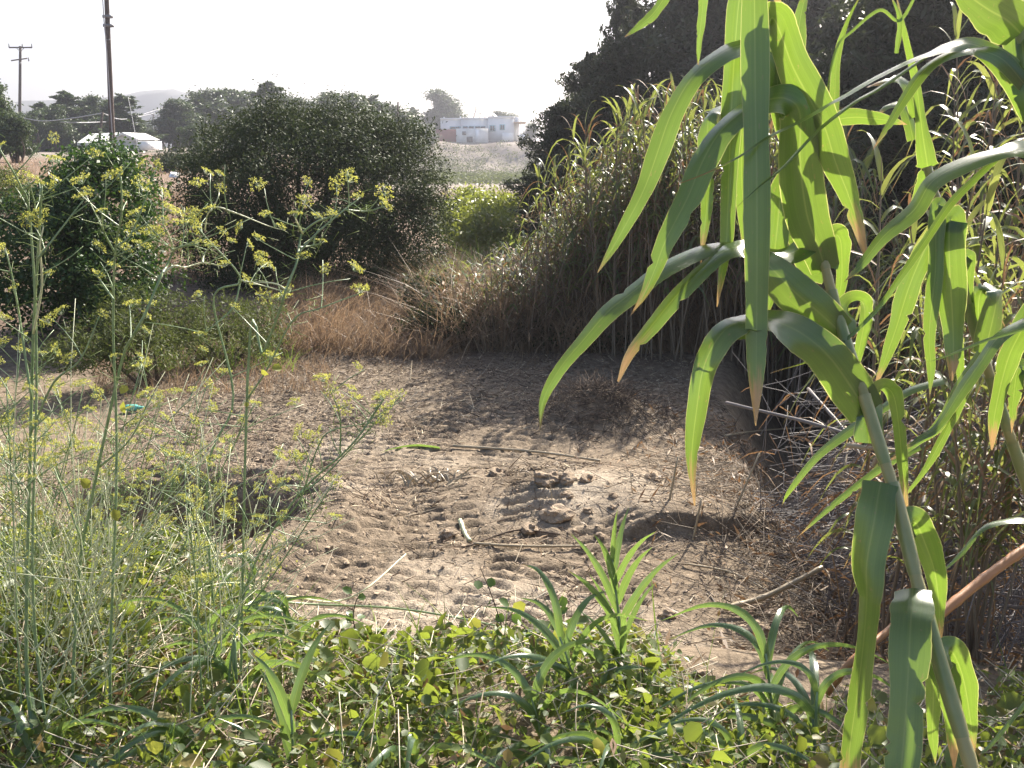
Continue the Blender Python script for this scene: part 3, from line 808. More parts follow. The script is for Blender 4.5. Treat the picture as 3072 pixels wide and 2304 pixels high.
rt, b, t = pole(356, 42, 316, -95, .118, 'thick leaning wooden pole running out of the top at the left')
for py, s in ((50, .17), (77, .19)):
    c = P(327 + (py - 50) * .05, py, 42)
    bar(rt, b, 'clamp_band', c - [0, 0, .05], c + [0, 0, .05], s, 'metal')
    bar(rt, b, 'bracket', c - [.22, .1, 0], c - [.1, .05, .0], .06, 'metal')
bar(rt, b, 'cable_spacer', P(317, 120, 41.9), P(330, 119, 41.9), .025, 'metal')
mb = MB(); mb.add(*tube(catmull([P(305, -60, 41.7), P(312, 60, 41.7), P(317.5, 120, 41.7), P(325, 230, 41.7), P(335, 375, 41.7), P(339, 440, 41.7)], 20), .022, 5))
obj('down_cable', mb.mesh('down_cable', 'wire', b), rt)
mb = MB(); mb.add(*tube(np.array([P(384, 290, 40), P(396, 350, 39), P(407, 410, 38), P(423, 500, 36)]), .008, 5))
tag(obj('guy_wire', mb.mesh('guy_wire', 'wire')), 'pale guy wire slanting down to the slope right of the near pole', 'wire')

rt, b, t = pole(82, 100, 61, 138, .16, 'far wooden pole with two crossarms at the upper left')
c = P(62, 142, 100)
bar(rt, b, 'crossarm', P(27, 142.5, 99.8), P(96, 142.5, 99.8), .07)
for x in (27, 67, 95.5):
    bar(rt, b, 'insulator', P(x, 142, 99.8), P(x - .3, 131, 99.8), .05, 'metal')
bar(rt, b, 'brace', P(48, 143, 99.7), P(60, 154, 99.7), .03, 'metal'); bar(rt, b, 'brace', P(73, 143, 99.7), P(63, 154, 99.7), .03, 'metal')
bar(rt, b, 'lower_crossarm', P(33, 182, 99.4), P(82, 175, 99.9), .06)
bar(rt, b, 'insulator', P(85, 172, 99.8), P(86.5, 184, 99.8), .06, 'metal')
bar(rt, b, 'switch_box', P(60, 186, 99.6), P(60, 193, 99.6), .12, 'metal')

rt, b, t = pole(310, 71, 307.5, 337, .1, 'short pole in front of the white gabled house')
pole_s = t
rt, b, t = pole(506, 150, 498, 310, .15, 'tallest of the far poles beside the pine belt, with a strut')
bar(rt, b, 'strut', P(503, 335, 149.6), P(528, 424, 147), .12)
rt2, b2, t2 = pole(489, 152, 483.5, 332, .13, 'far pole with a crossarm left of the strutted pole')
bar(rt2, b2, 'crossarm', P(467, 338, 151.7), P(498, 337.5, 151.7), .08)
for x in (468, 483, 496): bar(rt2, b2, 'insulator', P(x, 337, 151.7), P(x, 332, 151.7), .06, 'metal')
rt3, b3, t3 = pole(466, 190, 460.5, 343, .13, 'leftmost and faintest far pole on the road')
bar(rt3, b3, 'crossarm', P(450, 341, 189.7), P(464, 347, 189.7), .07)
rt4, b4, t4 = pole(478, 230, 475, 342, .12, 'thin far pole between the two crossarm poles')
rt5, b5, t5 = pole(1196, 90, 1194, 305, .1, 'thin pole standing over the right end of the big bush')
def wire(pts, label, r_=.022):
    mb = MB(); mb.add(*tube(catmull(pts, 14), r_ * 1.5, 4)); tag(obj('power_line', mb.mesh('power_line', 'wire')), label, 'wire', 'overhead lines')
wire([P(60, 352, 75), P(130, 363, 74), P(220, 354, 72), P(307, 339, 71)], 'sagging line from the left edge to the pole at the gabled house')
wire([P(308, 339, 71), P(370, 358, 80), P(440, 345, 130), P(484, 335, 151)], 'line running from the gabled house pole to the far crossarm pole')
wire([P(180, 366, 72), P(270, 367, 75), P(380, 357, 100), P(496, 321, 150)], 'lower sagging line crossing behind the near pole')
wire([P(498, 318, 150), P(520, 322, 140), P(560, 330, 120)], 'short line leaving the strutted far pole to the right')
# ------------------------------------------------------------------ giant reeds: the thicket
def reed_mesh(seed, h, nleaf, dry=.35, nseg=6, lean=.06):
    """one whole reed of the thicket: stalk, drooping leaves, at the origin"""
    r = np.random.default_rng(seed)
    a = r.random() * 6.28; lv = np.array([math.cos(a), math.sin(a), 0]) * lean * h
    t = np.linspace(0, 1, 9)
    ax = np.stack([lv[0] * t ** 2, lv[1] * t ** 2, h * t], -1)
    mb = MB(); V, F, uv = tube(ax, np.interp(t, [0, .8, 1], [.011, .007, .002]), 5, False); mb.add(V, F, uv)
    stem = mb
    lf = MB()
    side0 = r.random() * 6.28
    for k in range(nleaf):
        f = .28 + .7 * k / nleaf
        p = np.array([np.interp(f, t, ax[:, q]) for q in range(3)])
        az = side0 + (k % 2) * math.pi + r.normal() * .45
        out = np.array([math.cos(az), math.sin(az), 0])
        L = (.34 + .26 * r.random()) * (1.15 - .35 * abs(f - .7)); el = .75 + .35 * r.random() if f < .9 else 1.35
        pts = [p]
        d0 = out * math.cos(el) + np.array([0, 0, math.sin(el)])
        for s in (.25, .5, .75, 1.0):
            pts.append(p + d0 * L * s * (1 - .25 * s) + out * L * .28 * s ** 1.6 - np.array([0, 0, 1]) * L * (1.05 if f < .9 else .25) * s ** 2.3)
        isdry = r.random() < dry * (1.35 - f) * 1.6
        w = .034 * (.7 + .5 * r.random()) * (.55 if isdry else 1)
        V, F, uv = ribbon(pts, w, nseg=nseg, view=False, roll=[r.normal() * 20, r.normal() * 45])
        # keep the two outer edges and the midrib only
        V = V.reshape(-1, 5, 3)[:, [0, 2, 4]].reshape(-1, 3); uv = uv.reshape(-1, 5, 2)[:, [0, 2, 4]].reshape(-1, 2)
        i = (np.arange(nseg) * 3)[:, None]; j = np.arange(2)[None]
        F = np.stack([i + j, i + j + 1, i + j + 4, i + j + 3], -1).reshape(-1, 4)
        lf.add(V, F, uv, m=1 if isdry else 0)
    return stem.mesh('stalk', 'cane_brown_shaded'), lf.mesh('leaves', ['reed_leaf_far', 'dry_leaf'])

RD = [reed_mesh(401 + k, 2.7, 25 + k % 3, .3 + .05 * (k % 4)) for k in range(7)]
def reed_thing(kit, loc, s, rz, label, group, tilt=(0, 0)):
    root = empty('giant_reed', loc, label, 'reed', group)
    root.scale = (s, s, s); root.rotation_euler = (tilt[0], tilt[1], rz)
    obj('stalk', kit[0], root); obj('leaves', kit[1], root)
    return root

def thicket_top(px):       # skyline of the thicket in photo pixels
    return np.interp(px, [1280, 1400, 1500, 1600, 1700, 1800, 1900, 2000, 2150, 2300, 2450, 2600, 3100], [720, 670, 620, 580, 500, 370, 300, 290, 290, 300, 420, 640, 760])
r_ = np.random.default_rng(77)
spots = []
for px in np.concatenate([np.arange(1640, 2480, 12), np.arange(2480, 3100, 34)]):
    for row in range(3):
        q = px + r_.normal() * 14
        Yd = (10.6 + .9 * sstep(2000, 1600, q) + row * .75 + r_.random() * .7) - 3.0 * sstep(2300, 3000, q)
        spots.append((q, Yd))
spots.sort(key=lambda a: a[1])
for n_i, (q, Yd) in enumerate(spots[:240]):
    b = gp(q, Yd)
    want = (ztop(thicket_top(q) + 130 * r_.random() ** 1.5 - 30, Yd) - b[2]) / 2.7
    front = Yd < 9.2 + .4 * (q < 1900)
    reed_thing(RD[n_i % 7], b, float(np.clip(want, .3, 1.45)), r_.random() * 6.28,
               'green reed with dry lower leaves standing in the thicket at the right', 'giant reeds of the thicket', (r_.normal() * .06, -.05 + r_.normal() * .08))
# two reeds that stand out against the dark trees
reed_thing(RD[2], gp(1640, 11.2), (ztop(488, 11.2) - gp(1640, 11.2)[2]) / 2.7, .4, 'lone reed top left of the thicket against the dark conifers', 'giant reeds of the thicket')
reed_thing(RD[4], gp(1845, 11.0), (ztop(315, 11.0) - gp(1845, 11)[2]) / 2.7, 2.2, 'tall reed with hanging leaves at the left shoulder of the thicket', 'giant reeds of the thicket')
reed_thing(RD[0], gp(1590, 12.0), (ztop(560, 12.0) - gp(1590, 12)[2]) / 2.7, 1.2, 'short leaning reed at the left foot of the dark conifers', 'giant reeds of the thicket', (0, -.15))

for n_i in range(24):  # reeds along and beyond the frame's right edge, added to shade the lower right
    q, Yd = r_.uniform(2860, 3600), r_.uniform(6.6, 9.6); b = gp(q, Yd)
    reed_thing(RD[n_i % 7], b, r_.uniform(1.1, 1.4), r_.random() * 6.28, 'tall old reed of the dark stand, added along and past the right edge for shade', 'old reeds added along the right edge for shade', (r_.normal() * .05, r_.normal() * .06))
# dense dry cane and grass inside and below the thicket: nobody could count it
def patch(n, pxr, Yr, hr, wr, r, lean=(0, 0), tilt=.25, droop=.5):
    px = r.uniform(*pxr, n); Yd = r.uniform(*Yr, n)
    x = (px - 1536) / F_PX * Yd * 1.04
    P0 = np.stack([x, Yd, H(x, Yd) - .02], -1)
    L = r.uniform(*hr, n)
    up = unit(np.stack([r.normal(size=n) * tilt + lean[0], r.normal(size=n) * tilt + lean[1], np.ones(n)], -1))
    sd = unit(np.stack([np.cos(r.random(n) * 6.28), r.normal(size=n) * .5, np.zeros(n)], -1) + 1e-6)
    dr = np.stack([r.normal(size=n) * droop, r.normal(size=n) * droop, -np.abs(r.normal(size=n)) * droop], -1)
    return blades(P0, up, L, r.uniform(*wr, n), sd, dr, 3)

def stuff(name, pieces, mats, label, cat):
    mb = MB()
    for k, (V, F, uv, m) in enumerate(pieces): mb.add(V, F, uv, m)
    return tag(obj(name, mb.mesh(name, mats)), label, cat, kind='stuff')

r_ = np.random.default_rng(81)
pc = []
# upright dead canes
n = 1700
px = np.where(r_.random(n) < .82, r_.uniform(1420, 2500, n), r_.uniform(2500, 3120, n)); Yd = 11.2 + r_.random(n) * 3.6 - 2.4 * sstep(2300, 3000, px)
x = (px - 1536) / F_PX * Yd * 1.04; P0 = np.stack([x, Yd, H(x, Yd) - .05], -1)
tp = np.array([ztop(v, y_) for v, y_ in zip(thicket_top(px) + 160 + 200 * r_.random(n), Yd)])
hgt = np.clip(tp - P0[:, 2], .4, 2.6)
P1 = P0 + np.stack([r_.normal(size=n) * .22 - .12, r_.normal(size=n) * .15, hgt], -1)
V, F = sticks(P0, P1, .008, .004, r_.normal(size=(n, 3)) * .08, 3); 
V1, F1 = V, F
pc_c = MB(); pc_c.add(V, F, m=0)
# dry leaves hanging on the canes, green ones higher up
n = 12000
idx = r_.integers(0, len(P0), n); f = r_.random(n) ** .6
c = P0[idx] + (P1 - P0)[idx] * f[:, None] + r_.normal(size=(n, 3)) * .04
az = r_.random(n) * 6.28
up = unit(np.stack([np.cos(az), np.sin(az), .6 + .5 * r_.random(n)], -1))
V, F, uv = blades(c, up, r_.uniform(.15, .4, n), r_.uniform(.01, .026, n), unit(np.stack([-np.sin(az), np.cos(az), .3 * r_.normal(size=n)], -1)), np.stack([np.cos(az) * .2, np.sin(az) * .2, -1.1 - .5 * r_.random(n)], -1), 3)
pc_c.add(V, F, uv, m=1)
n = 8000
idx = r_.integers(0, len(P0), n); f = .7 + .35 * r_.random(n)
c = P0[idx] + (P1 - P0)[idx] * f[:, None] + r_.normal(size=(n, 3)) * .06
az = r_.random(n) * 6.28
up = unit(np.stack([np.cos(az), np.sin(az), .9 + .5 * r_.random(n)], -1))
V, F, uv = blades(c, up, r_.uniform(.18, .42, n), r_.uniform(.014, .03, n), unit(np.stack([-np.sin(az), np.cos(az), .3 * r_.normal(size=n)], -1)), np.stack([np.cos(az) * .2, np.sin(az) * .2, -1.0 - .5 * r_.random(n)], -1), 3)
pc_c.add(V, F, uv, m=2)
tag(obj('cane_thicket', pc_c.mesh('cane_thicket', ['cane_brown_shaded', 'dry_leaf', 'reed_leaf_far'])), 'dense tangle of dead canes and dry leaves filling the reed thicket', 'canes', kind='stuff')

# reddish dry grass in front of the thicket and on the rise before the bush
pc = MB()
for n, pxr, Yr, hr, wr, lean, m in [
        (9000, (820, 1330), (10.8, 14.4), (.18, .6), (.005, .011), (.35, 0), 0), (3600, (1240, 1560), (12.4, 15), (.4, .95), (.006, .012), (-.15, 0), 0),
        (5200, (1300, 2100), (11.1, 12.6), (.4, 1.2), (.006, .012), (-.15, 0), 0), (3600, (300, 1000), (9.2, 12.4), (.08, .32), (.005, .009), (.1, 0), 0),
        (3000, (420, 640), (14, 26), (.15, .5), (.005, .01), (0, 0), 0), (4000, (-60, 420), (16, 34), (.12, .4), (.006, .014), (0, 0), 0),
        (1400, (380, 640), (34, 60), (.15, .38), (.02, .04), (0, 0), 0), (1600, (1330, 1620), (18, 60), (.3, .8), (.01, .03), (0, 0), 0),
        (700, (1290, 1620), (12.5, 16), (.4, .9), (.008, .016), (0, 0), 1), (900, (1380, 1600), (16, 26), (.3, .9), (.01, .03), (0, 0), 1),
        (700, (450, 900), (10.2, 11.4), (.2, .5), (.004, .008), (0, 0), 1), (260, (1000, 1700), (10.4, 11.2), (.08, .3), (.004, .008), (0, 0), 0)]:
    V, F, uv = patch(n, pxr, Yr, hr, wr, r_, lean); pc.add(V, F, uv, m)
tag(obj('dry_grass', pc.mesh('dry_grass', ['dry_grass', 'green_grass'])), 'brown dry grass along the back edge of the bare ground and up the slope', 'grass', kind='stuff')
# scrub on the bluff
r2 = np.random.default_rng(83); n = 1400
px = r2.uniform(1290, 1620, n); Yd = r2.uniform(100, 162, n); x = (px - 1536) / F_PX * Yd * 1.04
c = np.repeat(np.stack([x, Yd, Hbase(x, Yd) + .15], -1), 14, 0) + r2.normal(size=(n * 14, 3)) * [.45, .45, .3]
V, F = leaves(c, r2.normal(size=c.shape) + [0, 0, .6], .3, .14, r2)
tag(obj('bluff_scrub', mesh('bluff_scrub', V, F, 'heath_leaf', smooth=False)), 'patchy low scrub on the earth bluff below the flat white house', 'scrub', kind='stuff')

# agave by the big bush
ab = gp(1345, 13.0); ab[2] = float(H(ab[0], ab[1]))
ag = empty('agave', ab, 'small blue-grey agave at the right foot of the big bush', 'agave')
for k in range(15):
    a = k * 2.4; el = .35 + .9 * (k / 15)
    o_ = np.array([math.cos(a) * math.cos(el), math.sin(a) * math.cos(el), math.sin(el)]) * (.34 + .1 * (k % 3))
    V, F, uv = ribbon([ab + [0, 0, .02], ab + o_ * .5 + [0, 0, .03], ab + o_], .07, roll=[0], nseg=6, fold=.25, view=False, prof=([0, .3, 1], [.8, 1, .02]))
    obj('leaf', mesh('leaf', V - ab, F, 'agave_leaf', uv), ag)

# ------------------------------------------------------------------ ground litter, clods, canes on the ground
r_ = np.random.default_rng(91)
pc = MB()
def scatter(n, xr, yr):
    x = r_.uniform(*xr, n); y = r_.uniform(*yr, n)
    return x, y
n = 36000
x, y = r_.uniform(-3.2, 1.9, n), 4.2 + 7.2 * r_.random(n) ** 1.2
dens = sstep(-.25, .3, fbm(x * 1.1, y * 1.1, 17, 3) - .5 * np.exp(-(((x + .2) / 1.0) ** 2 + ((y - 4.7) / .5) ** 2)) - .35 * np.exp(-(((x - .9) / .7) ** 2 + ((y - 6.1) / .4) ** 2)) + .5 * sstep(7, 9.5, y) + .5 * sstep(.9, 1.6, x))
k = r_.random(n) < .12 + .88 * dens; x, y = x[k], y[k]; n = len(x)
L = .018 + .07 * r_.random(n) ** 2.5 + (r_.random(n) < .03) * .14
az = r_.random(n) * 6.28; dz = r_.normal(size=n) * .25
P0 = np.stack([x, y, H(x, y) + .006], -1); x1 = x + np.cos(az) * L; y1 = y + np.sin(az) * L
P1 = np.stack([x1, y1, H(x1, y1) + .006 + np.abs(dz) * L * 1.2], -1)
V, F = sticks(P0, P1, .0022 + .0032 * r_.random(n) ** 2, .0014, None, 1, 3); pc.add(V, F, m=0)
# crumbs of earth
n = 9000
x, y = r_.uniform(-3.0, 1.8, n), 4.1 + 5.5 * r_.random(n) ** 1.4
c = np.stack([x, y, H(x, y) + .002], -1); sz = .003 + .012 * r_.random(n) ** 4
o8 = np.array([[1, 0, 0], [0, 1, 0], [-1, 0, 0], [0, -1, 0], [0, 0, .8], [.2, .1, -.5]])
rot = r_.random(n) * 6.28; ca_, sa_ = np.cos(rot)[:, None], np.sin(rot)[:, None]
jit = o8[None] * (1 + .35 * r_.normal(size=(n, 6, 1)))
jx = jit[..., 0] * ca_ - jit[..., 1] * sa_; jy = jit[..., 0] * sa_ + jit[..., 1] * ca_
Vc = c[:, None] + np.stack([jx, jy, jit[..., 2]], -1) * sz[:, None, None]
fc = np.array([[0, 1, 4], [1, 2, 4], [2, 3, 4], [3, 0, 4]])
pc.add(Vc.reshape(-1, 3), ((np.arange(n) * 6)[:, None, None] + fc[None]).reshape(-1, 3), m=4)
# heavier trash of broken reed on the right and along the ditch
n = 2000
x = edge_x(0 * np.arange(n) + 5) + r_.normal(size=n) * .45 + .15; y = r_.uniform(3.6, 7.2, n); x = x + (edge_x(y) - 1.55)
L = .06 + .4 * r_.random(n) ** 2; az = r_.normal(size=n) * .7 + np.where(r_.random(n) < .5, 0, 2.4)
P0 = np.stack([x, y, H(x, y) + .01 + .05 * r_.random(n)], -1); x1 = x + np.cos(az) * L; y1 = y + np.sin(az) * L
P1 = np.stack([x1, y1, H(x1, y1) + .015 + .1 * r_.random(n)], -1)
V, F = sticks(P0, P1, .0025, .0015, r_.normal(size=(n, 3)) * .03, 2); pc.add(V, F, m=1)
n = 3500
x = edge_x(0 * np.arange(n) + 5) + r_.normal(size=n) * .6 + .5; y = r_.uniform(3.0, 8.5, n); x = x + (edge_x(y) - 1.55)
c = np.stack([x, y, H(x, y) + .03 + .03 * r_.random(n)], -1)
V, F = leaves(c, r_.normal(size=(n, 3)) * .7 + [0, 0, 1], .03 + .12 * r_.random(n) ** 2, .008 + .012 * r_.random(n), r_); pc.add(V, F, m=2)
# brush heap
n = 900
x = .72 + r_.normal(size=n) * .26; y = 8.2 + r_.normal(size=n) * .24
P0 = np.stack([x, y, H(x, y)], -1); P1 = P0 + r_.normal(size=(n, 3)) * [.12, .12, .06] + [0, 0, .05]
V, F = sticks(P0, P1, .003, .0015, None, 1); pc.add(V, F, m=3)
tag(obj('reed_litter', pc.mesh('reed_litter', ['litter', 'cane_brown_shaded', 'dry_leaf', 'bark', 'clod'])), 'chopped reed bits and straw strewn over the bare ground', 'litter', kind='stuff')

def clod_mesh(seed, m):
    r = np.random.default_rng(seed)
    import bmesh
    bm = bmesh.new(); bmesh.ops.create_icosphere(bm, subdivisions=3, radius=1)
    me = bpy.data.meshes.new('clod')
    for v in bm.verts:
        p = np.array(v.co); q = 1 + .75 * fbm(p[0] * 1.5 + seed, p[1] * 1.5 + p[2] * 2.3, seed, 4)
        v.co = Vector(p * q * [1, .85, .6])
    bm.to_mesh(me); bm.free(); me.materials.append(M[m]); return me
CL = [clod_mesh(k, 'clod') for k in range(5)]; ST = [clod_mesh(20 + k, 'stone') for k in range(2)]
cl_spots = [(1640, 1445, .08), (1700, 1440, .06), (1700, 1490, .045), (1765, 1440, .05), (1835, 1525, .025), (1765, 1535, .03), (1840, 1490, .03), (1670, 1555, .1),
            (1590, 1590, .05), (2260, 1900, .07), (1930, 2060, .07), (1960, 1440, .06), (1345, 1605, .05), (1490, 1420, .05), (2000, 1850, .04), (2110, 2030, .035), (1800, 1610, .03)]
CLAB = ['big earth lump at the back of the sandy mound', 'earth lump right of the big one at the back of the mound', 'small earth lump on top of the mound between the twigs', 'middle-sized earth lump on the right back of the mound',
        'tiny earth lump in front of the upright stake', 'tiny earth lump on the middle of the mound', 'small earth lump left of the upright stake', 'biggest earth lump right of the deep tread marks', 'earth lump in front of the deep tread marks',
        'earth lump left of the big reed foot', 'earth lump just right of the tallest shoot', 'earth lump at the right end of the mound', 'earth lump left of the whitish cane stub', 'earth lump beside the straw heap',
        'small earth lump right of the shoots on the bare ground', 'small earth lump between the shoots and the cut cane end', 'tiny earth lump in front of the mound above the cane']
def ground_hit(px, py):
    d = P(px, py, 10) - CAMP; d = d / d[1]
    ys_ = np.linspace(2.2, 40, 4000); q = CAMP + d * ys_[:, None]
    g_ = q[:, 2] - H(q[:, 0], q[:, 1]); k = int(np.argmax(g_ < 0))
    return q[k]
for k, (px, py, s) in enumerate(cl_spots):
    p = ground_hit(px, py); o = obj('earth_clod', CL[k % 5], None, p + [0, 0, s * .2]); o.scale = (s, s, s); o.rotation_euler = (0, 0, k * 1.3)
    tag(o, CLAB[k], 'clod', 'earth clods on the bare ground')
for px, py, s, lab in [(1230, 1985, .09, 'half-buried pale stone at the near edge of the bare ground'), (1965, 1440, .04, 'pale stone at the top of the sandy mound'), (825, 1050, .07, 'pale stone at the left back edge of the bare ground')]:
    p = ground_hit(px, py); o = obj('stone', ST[0], None, p + [0, 0, s * .15]); o.scale = (s, s, s); tag(o, lab, 'stone')

def ground_cane(pts, rad, label, m='cane_dry', lift=.02, knots=True):
    w = [ground_hit(*p[:2]) + [0, 0, lift + (p[2] if len(p) > 2 else 0)] for p in pts]
    c = catmull(w, 24); rr = np.full(24, rad); 
    if knots: rr[4::6] *= 1.25
    mb = MB(); mb.add(*tube(c, rr * np.linspace(1, .75, 24), 7)); b = c[0]
    return tag(obj('fallen_cane', mb.mesh('fallen_cane', m, b), None, b), label, 'cane', 'canes lying on the ground')
ground_cane([(1360, 1345), (1600, 1362), (1800, 1390)], .011, 'long thin tan cane lying across the ground at the shadow edge')
ground_cane([(1420, 1640), (1560, 1648), (1760, 1648)], .009, 'tan cane lying below the sandy tread marks')
ground_cane([(1380, 1570), (1395, 1610), (1410, 1632)], .014, 'short whitish cane stub stuck before the tread marks', 'pale_stem')
ground_cane([(2170, 1850, .02), (2300, 1832, .06), (2460, 1803, .16)], .016, 'thick cut cane end pointing right above the foreground', 'cane_dry')
ground_cane([(2175, 1333, .05), (2300, 1355, .2), (2520, 1385, .35)], .008, 'thin cane bridging the dark ditch')
ground_cane([(2050, 1700), (2200, 1730), (2330, 1800)], .006, 'thin bent stick among the litter right of centre')
ground_cane([(1400, 1650), (1480, 1620), (1560, 1600), (1680, 1612)], .006, 'crooked brown twig beside the tread marks', 'bark')
ground_cane([(700, 1870, .12), (860, 1895, .1), (1150, 1880, .05), (1330, 1905, .05), (1580, 1945, .03)], .006, 'long greenish stem lying along the near edge of the bare ground', 'fennel_stem', .05, False)
ground_cane([(640, 2060, .1), (800, 1930, .12), (1000, 1900, .1), (1100, 1860, .1), (1220, 1760, .12)], .005, 'pale branching stem lying over the foreground vines', 'pale_stem', .06, False)
p = ground_hit(1320, 1352); w3 = [ground_hit(*q_) + [0, 0, .02] for q_ in ((1320, 1352), (1250, 1345), (1190, 1352), (1140, 1365))]
V, F, uv = ribbon(w3, .05, [-70], 14, .1); tag(obj('fallen_leaf', mesh('fallen_leaf', V - p, F, 'shoot_leaf', uv), None, p), 'flat greenish reed blade lying at the end of the long cane', 'leaf')
for px, py, h_, lx, lab in [(2005, 1500, .26, .05, 'upright dry stake on the sandy mound, left of the hanging leaf'), (2085, 1490, .17, .02, 'short dry stake right of the taller one on the mound'), (2075, 1620, .24, .05, 'dark stake at the front of the sandy mound'),
                          (1660, 1500, .16, -.03, 'thin dark twig standing on the left of the mound'), (1900, 1480, .14, -.02, 'thin dark twig standing on the back of the mound'), (2195, 1530, .34, .15, 'leaning dry stake at the lip of the ditch')]:
    p = ground_hit(px, py); mb = MB(); vtube(mb, p - [0, 0, .05], p + [lx, .02, h_], .008 if h_ > .2 else .004, .005 if h_ > .2 else .002, 6)
    tag(obj('stake', mb.mesh('stake', 'cane_dry', p), None, p), lab, 'stake')
# straw tuft in the middle
p = ground_hit(1270, 1450); mb = MB()
for k in range(60):
    q = p + r_.normal(size=3) * [.12, .06, .005]; a = r_.random() * 3.14; e = q + np.array([math.cos(a) * .16, math.sin(a) * .1, .02 + .05 * r_.random()])
    V, F, uv = ribbon([q, (q + e) / 2 + [0, 0, .03], e], .012, roll=[r_.normal() * 40], nseg=4); mb.add(V, F, uv)
tag(obj('straw_heap', mb.mesh('straw_heap', 'cane_dry', p), None, p), 'small heap of pale straw in the middle of the tracks', 'straw')
p = ground_hit(402, 1238) + [0, 0, .01]; mb = MB(); t = np.linspace(0, 1, 9)
mb.add(*tube(np.stack([.16 * t - .08, .03 * t, .03 + 0 * t], -1), np.interp(t, [0, .05, .6, .8, .85, 1], [.02, .03, .03, .012, .011, .011]), 10))
o = obj('plastic_bottle', mb.mesh('plastic_bottle', 'green_plastic'), None, p); tag(o, 'small green plastic bottle behind the fennel at the left', 'bottle')
p = ground_hit(415, 1105) + [0, 0, .02]; mb = MB(); mb.add(*tube(np.array([[-.06, 0, .02], [0, 0, .06], [.06, .02, .05], [.1, .02, .03]]), [.03, .05, .045, .02], 8))
tag(obj('plastic_cup', mb.mesh('plastic_cup', 'white_plastic'), None, p), 'white plastic scrap at the foot of the left bush', 'plastic')
p = P(525, 525, 30); p[2] = float(H(p[0], 30)) + .22; mb = MB(); mb.box((-.14, -.2, -.02), (.12, .2, .02))
o = obj('white_board', mb.mesh('white_board', 'white_plastic', smooth=False), None, p); o.rotation_euler = (.3, .1, .2); tag(o, 'small white board lying on the bank left of the big bush', 'board')

# heap of cut canes leaning at the right
r_ = np.random.default_rng(95)
for k in range(80):
    px0, py0 = r_.uniform(2330, 2900), r_.uniform(1380, 1760)
    Y0 = r_.uniform(3.2, 5.2); 
    a = P(px0, py0, Y0); g_ = float(H(a[0], a[1])); a[2] = max(min(a[2], g_ + .7), g_ + .02)
    dirv = unit(np.array([.75 + .25 * r_.normal(), .35 + .3 * r_.normal(), .42 + .2 * r_.normal()]))
    L = r_.uniform(.6, 1.5); e = a + dirv * L; e[2] = min(e[2], float(H(e[0], e[1])) + 1.0); a[0] = max(a[0], edge_x(a[1]) + .05)
    mb = MB(); c = catmull([a, (a + e) / 2 + r_.normal(size=3) * .04, e], 10); rr = np.full(10, r_.uniform(.005, .011)); rr[3::3] *= 1.2
    mb.add(*tube(c, rr, 6))
    tag(obj('cut_cane', mb.mesh('cut_cane', ['cane_grey', 'cane_dry', 'cane_grey'][k % 3], a), None, a), 'greyish cut cane in the leaning heap behind the right foreground reed', 'cane', 'heap of cut canes at the right')
for pts, rad, lab, m_ in [([P(2800, 1860, 2.4), P(2960, 1730, 2.5), P(3140, 1600, 2.6)], .013, 'thick orange-brown cane crossing the lower right corner', 'cane_orange'),
                          ([P(2480, 2080, 2.9), P(2560, 1980, 2.9), P(2680, 1880, 3.0)], .012, 'brown cane slanting behind the lowest big leaf', 'cane_orange'),
                          ([P(2440, 2190, 2.9), P(2560, 2180, 3.0), P(2800, 2150, 3.0)], .016, 'thick brown cane lying across the lower right', 'cane_dry')]:
    mb = MB(); rr = np.full(20, rad); rr[4::5] *= 1.15; mb.add(*tube(catmull(pts, 20), rr, 9)); tag(obj('cut_cane', mb.mesh('cut_cane', m_, pts[0]), None, pts[0]), lab, 'cane')
# dark tangle under and behind that heap
n = 5200; pc = MB()
px, py = r_.uniform(2250, 3120, n), r_.uniform(1150, 2304, n); Y0 = r_.uniform(2.6, 6.0, n)
c = np.array([P(a, b, y_) for a, b, y_ in zip(px, py, Y0)]); g_ = H(c[:, 0], c[:, 1]); k = (c[:, 2] < g_ + .95) & (c[:, 0] > edge_x(c[:, 1]) - .1)
c = c[k]; g_ = g_[k]; c[:, 2] = np.maximum(c[:, 2], g_ + .01); n = len(c)
d = unit(np.stack([.7 + .5 * r_.normal(size=n), .3 * r_.normal(size=n), .15 + .35 * r_.normal(size=n)], -1)) * (.15 + .5 * r_.random(n))[:, None]
V, F = sticks(c, c + d, .0028, .0015, r_.normal(size=(n, 3)) * .05, 3); pc.add(V, F, m=0)
n2 = 1600; idx = r_.integers(0, n, n2); a = r_.random(n2) * 6.28
V, F, uv = blades(c[idx], unit(np.stack([np.cos(a), np.sin(a), .3 * r_.normal(size=n2)], -1)), r_.uniform(.08, .3, n2), r_.uniform(.006, .016, n2), unit(r_.normal(size=(n2, 3))), np.stack([0 * a, 0 * a, -.6 + 0 * a], -1), 3); pc.add(V, F, uv, 1)
tag(obj('cane_trash', pc.mesh('cane_trash', ['cane_grey', 'dry_leaf'])), 'dark tangle of broken canes and dead leaves in the right foreground', 'canes', kind='stuff')

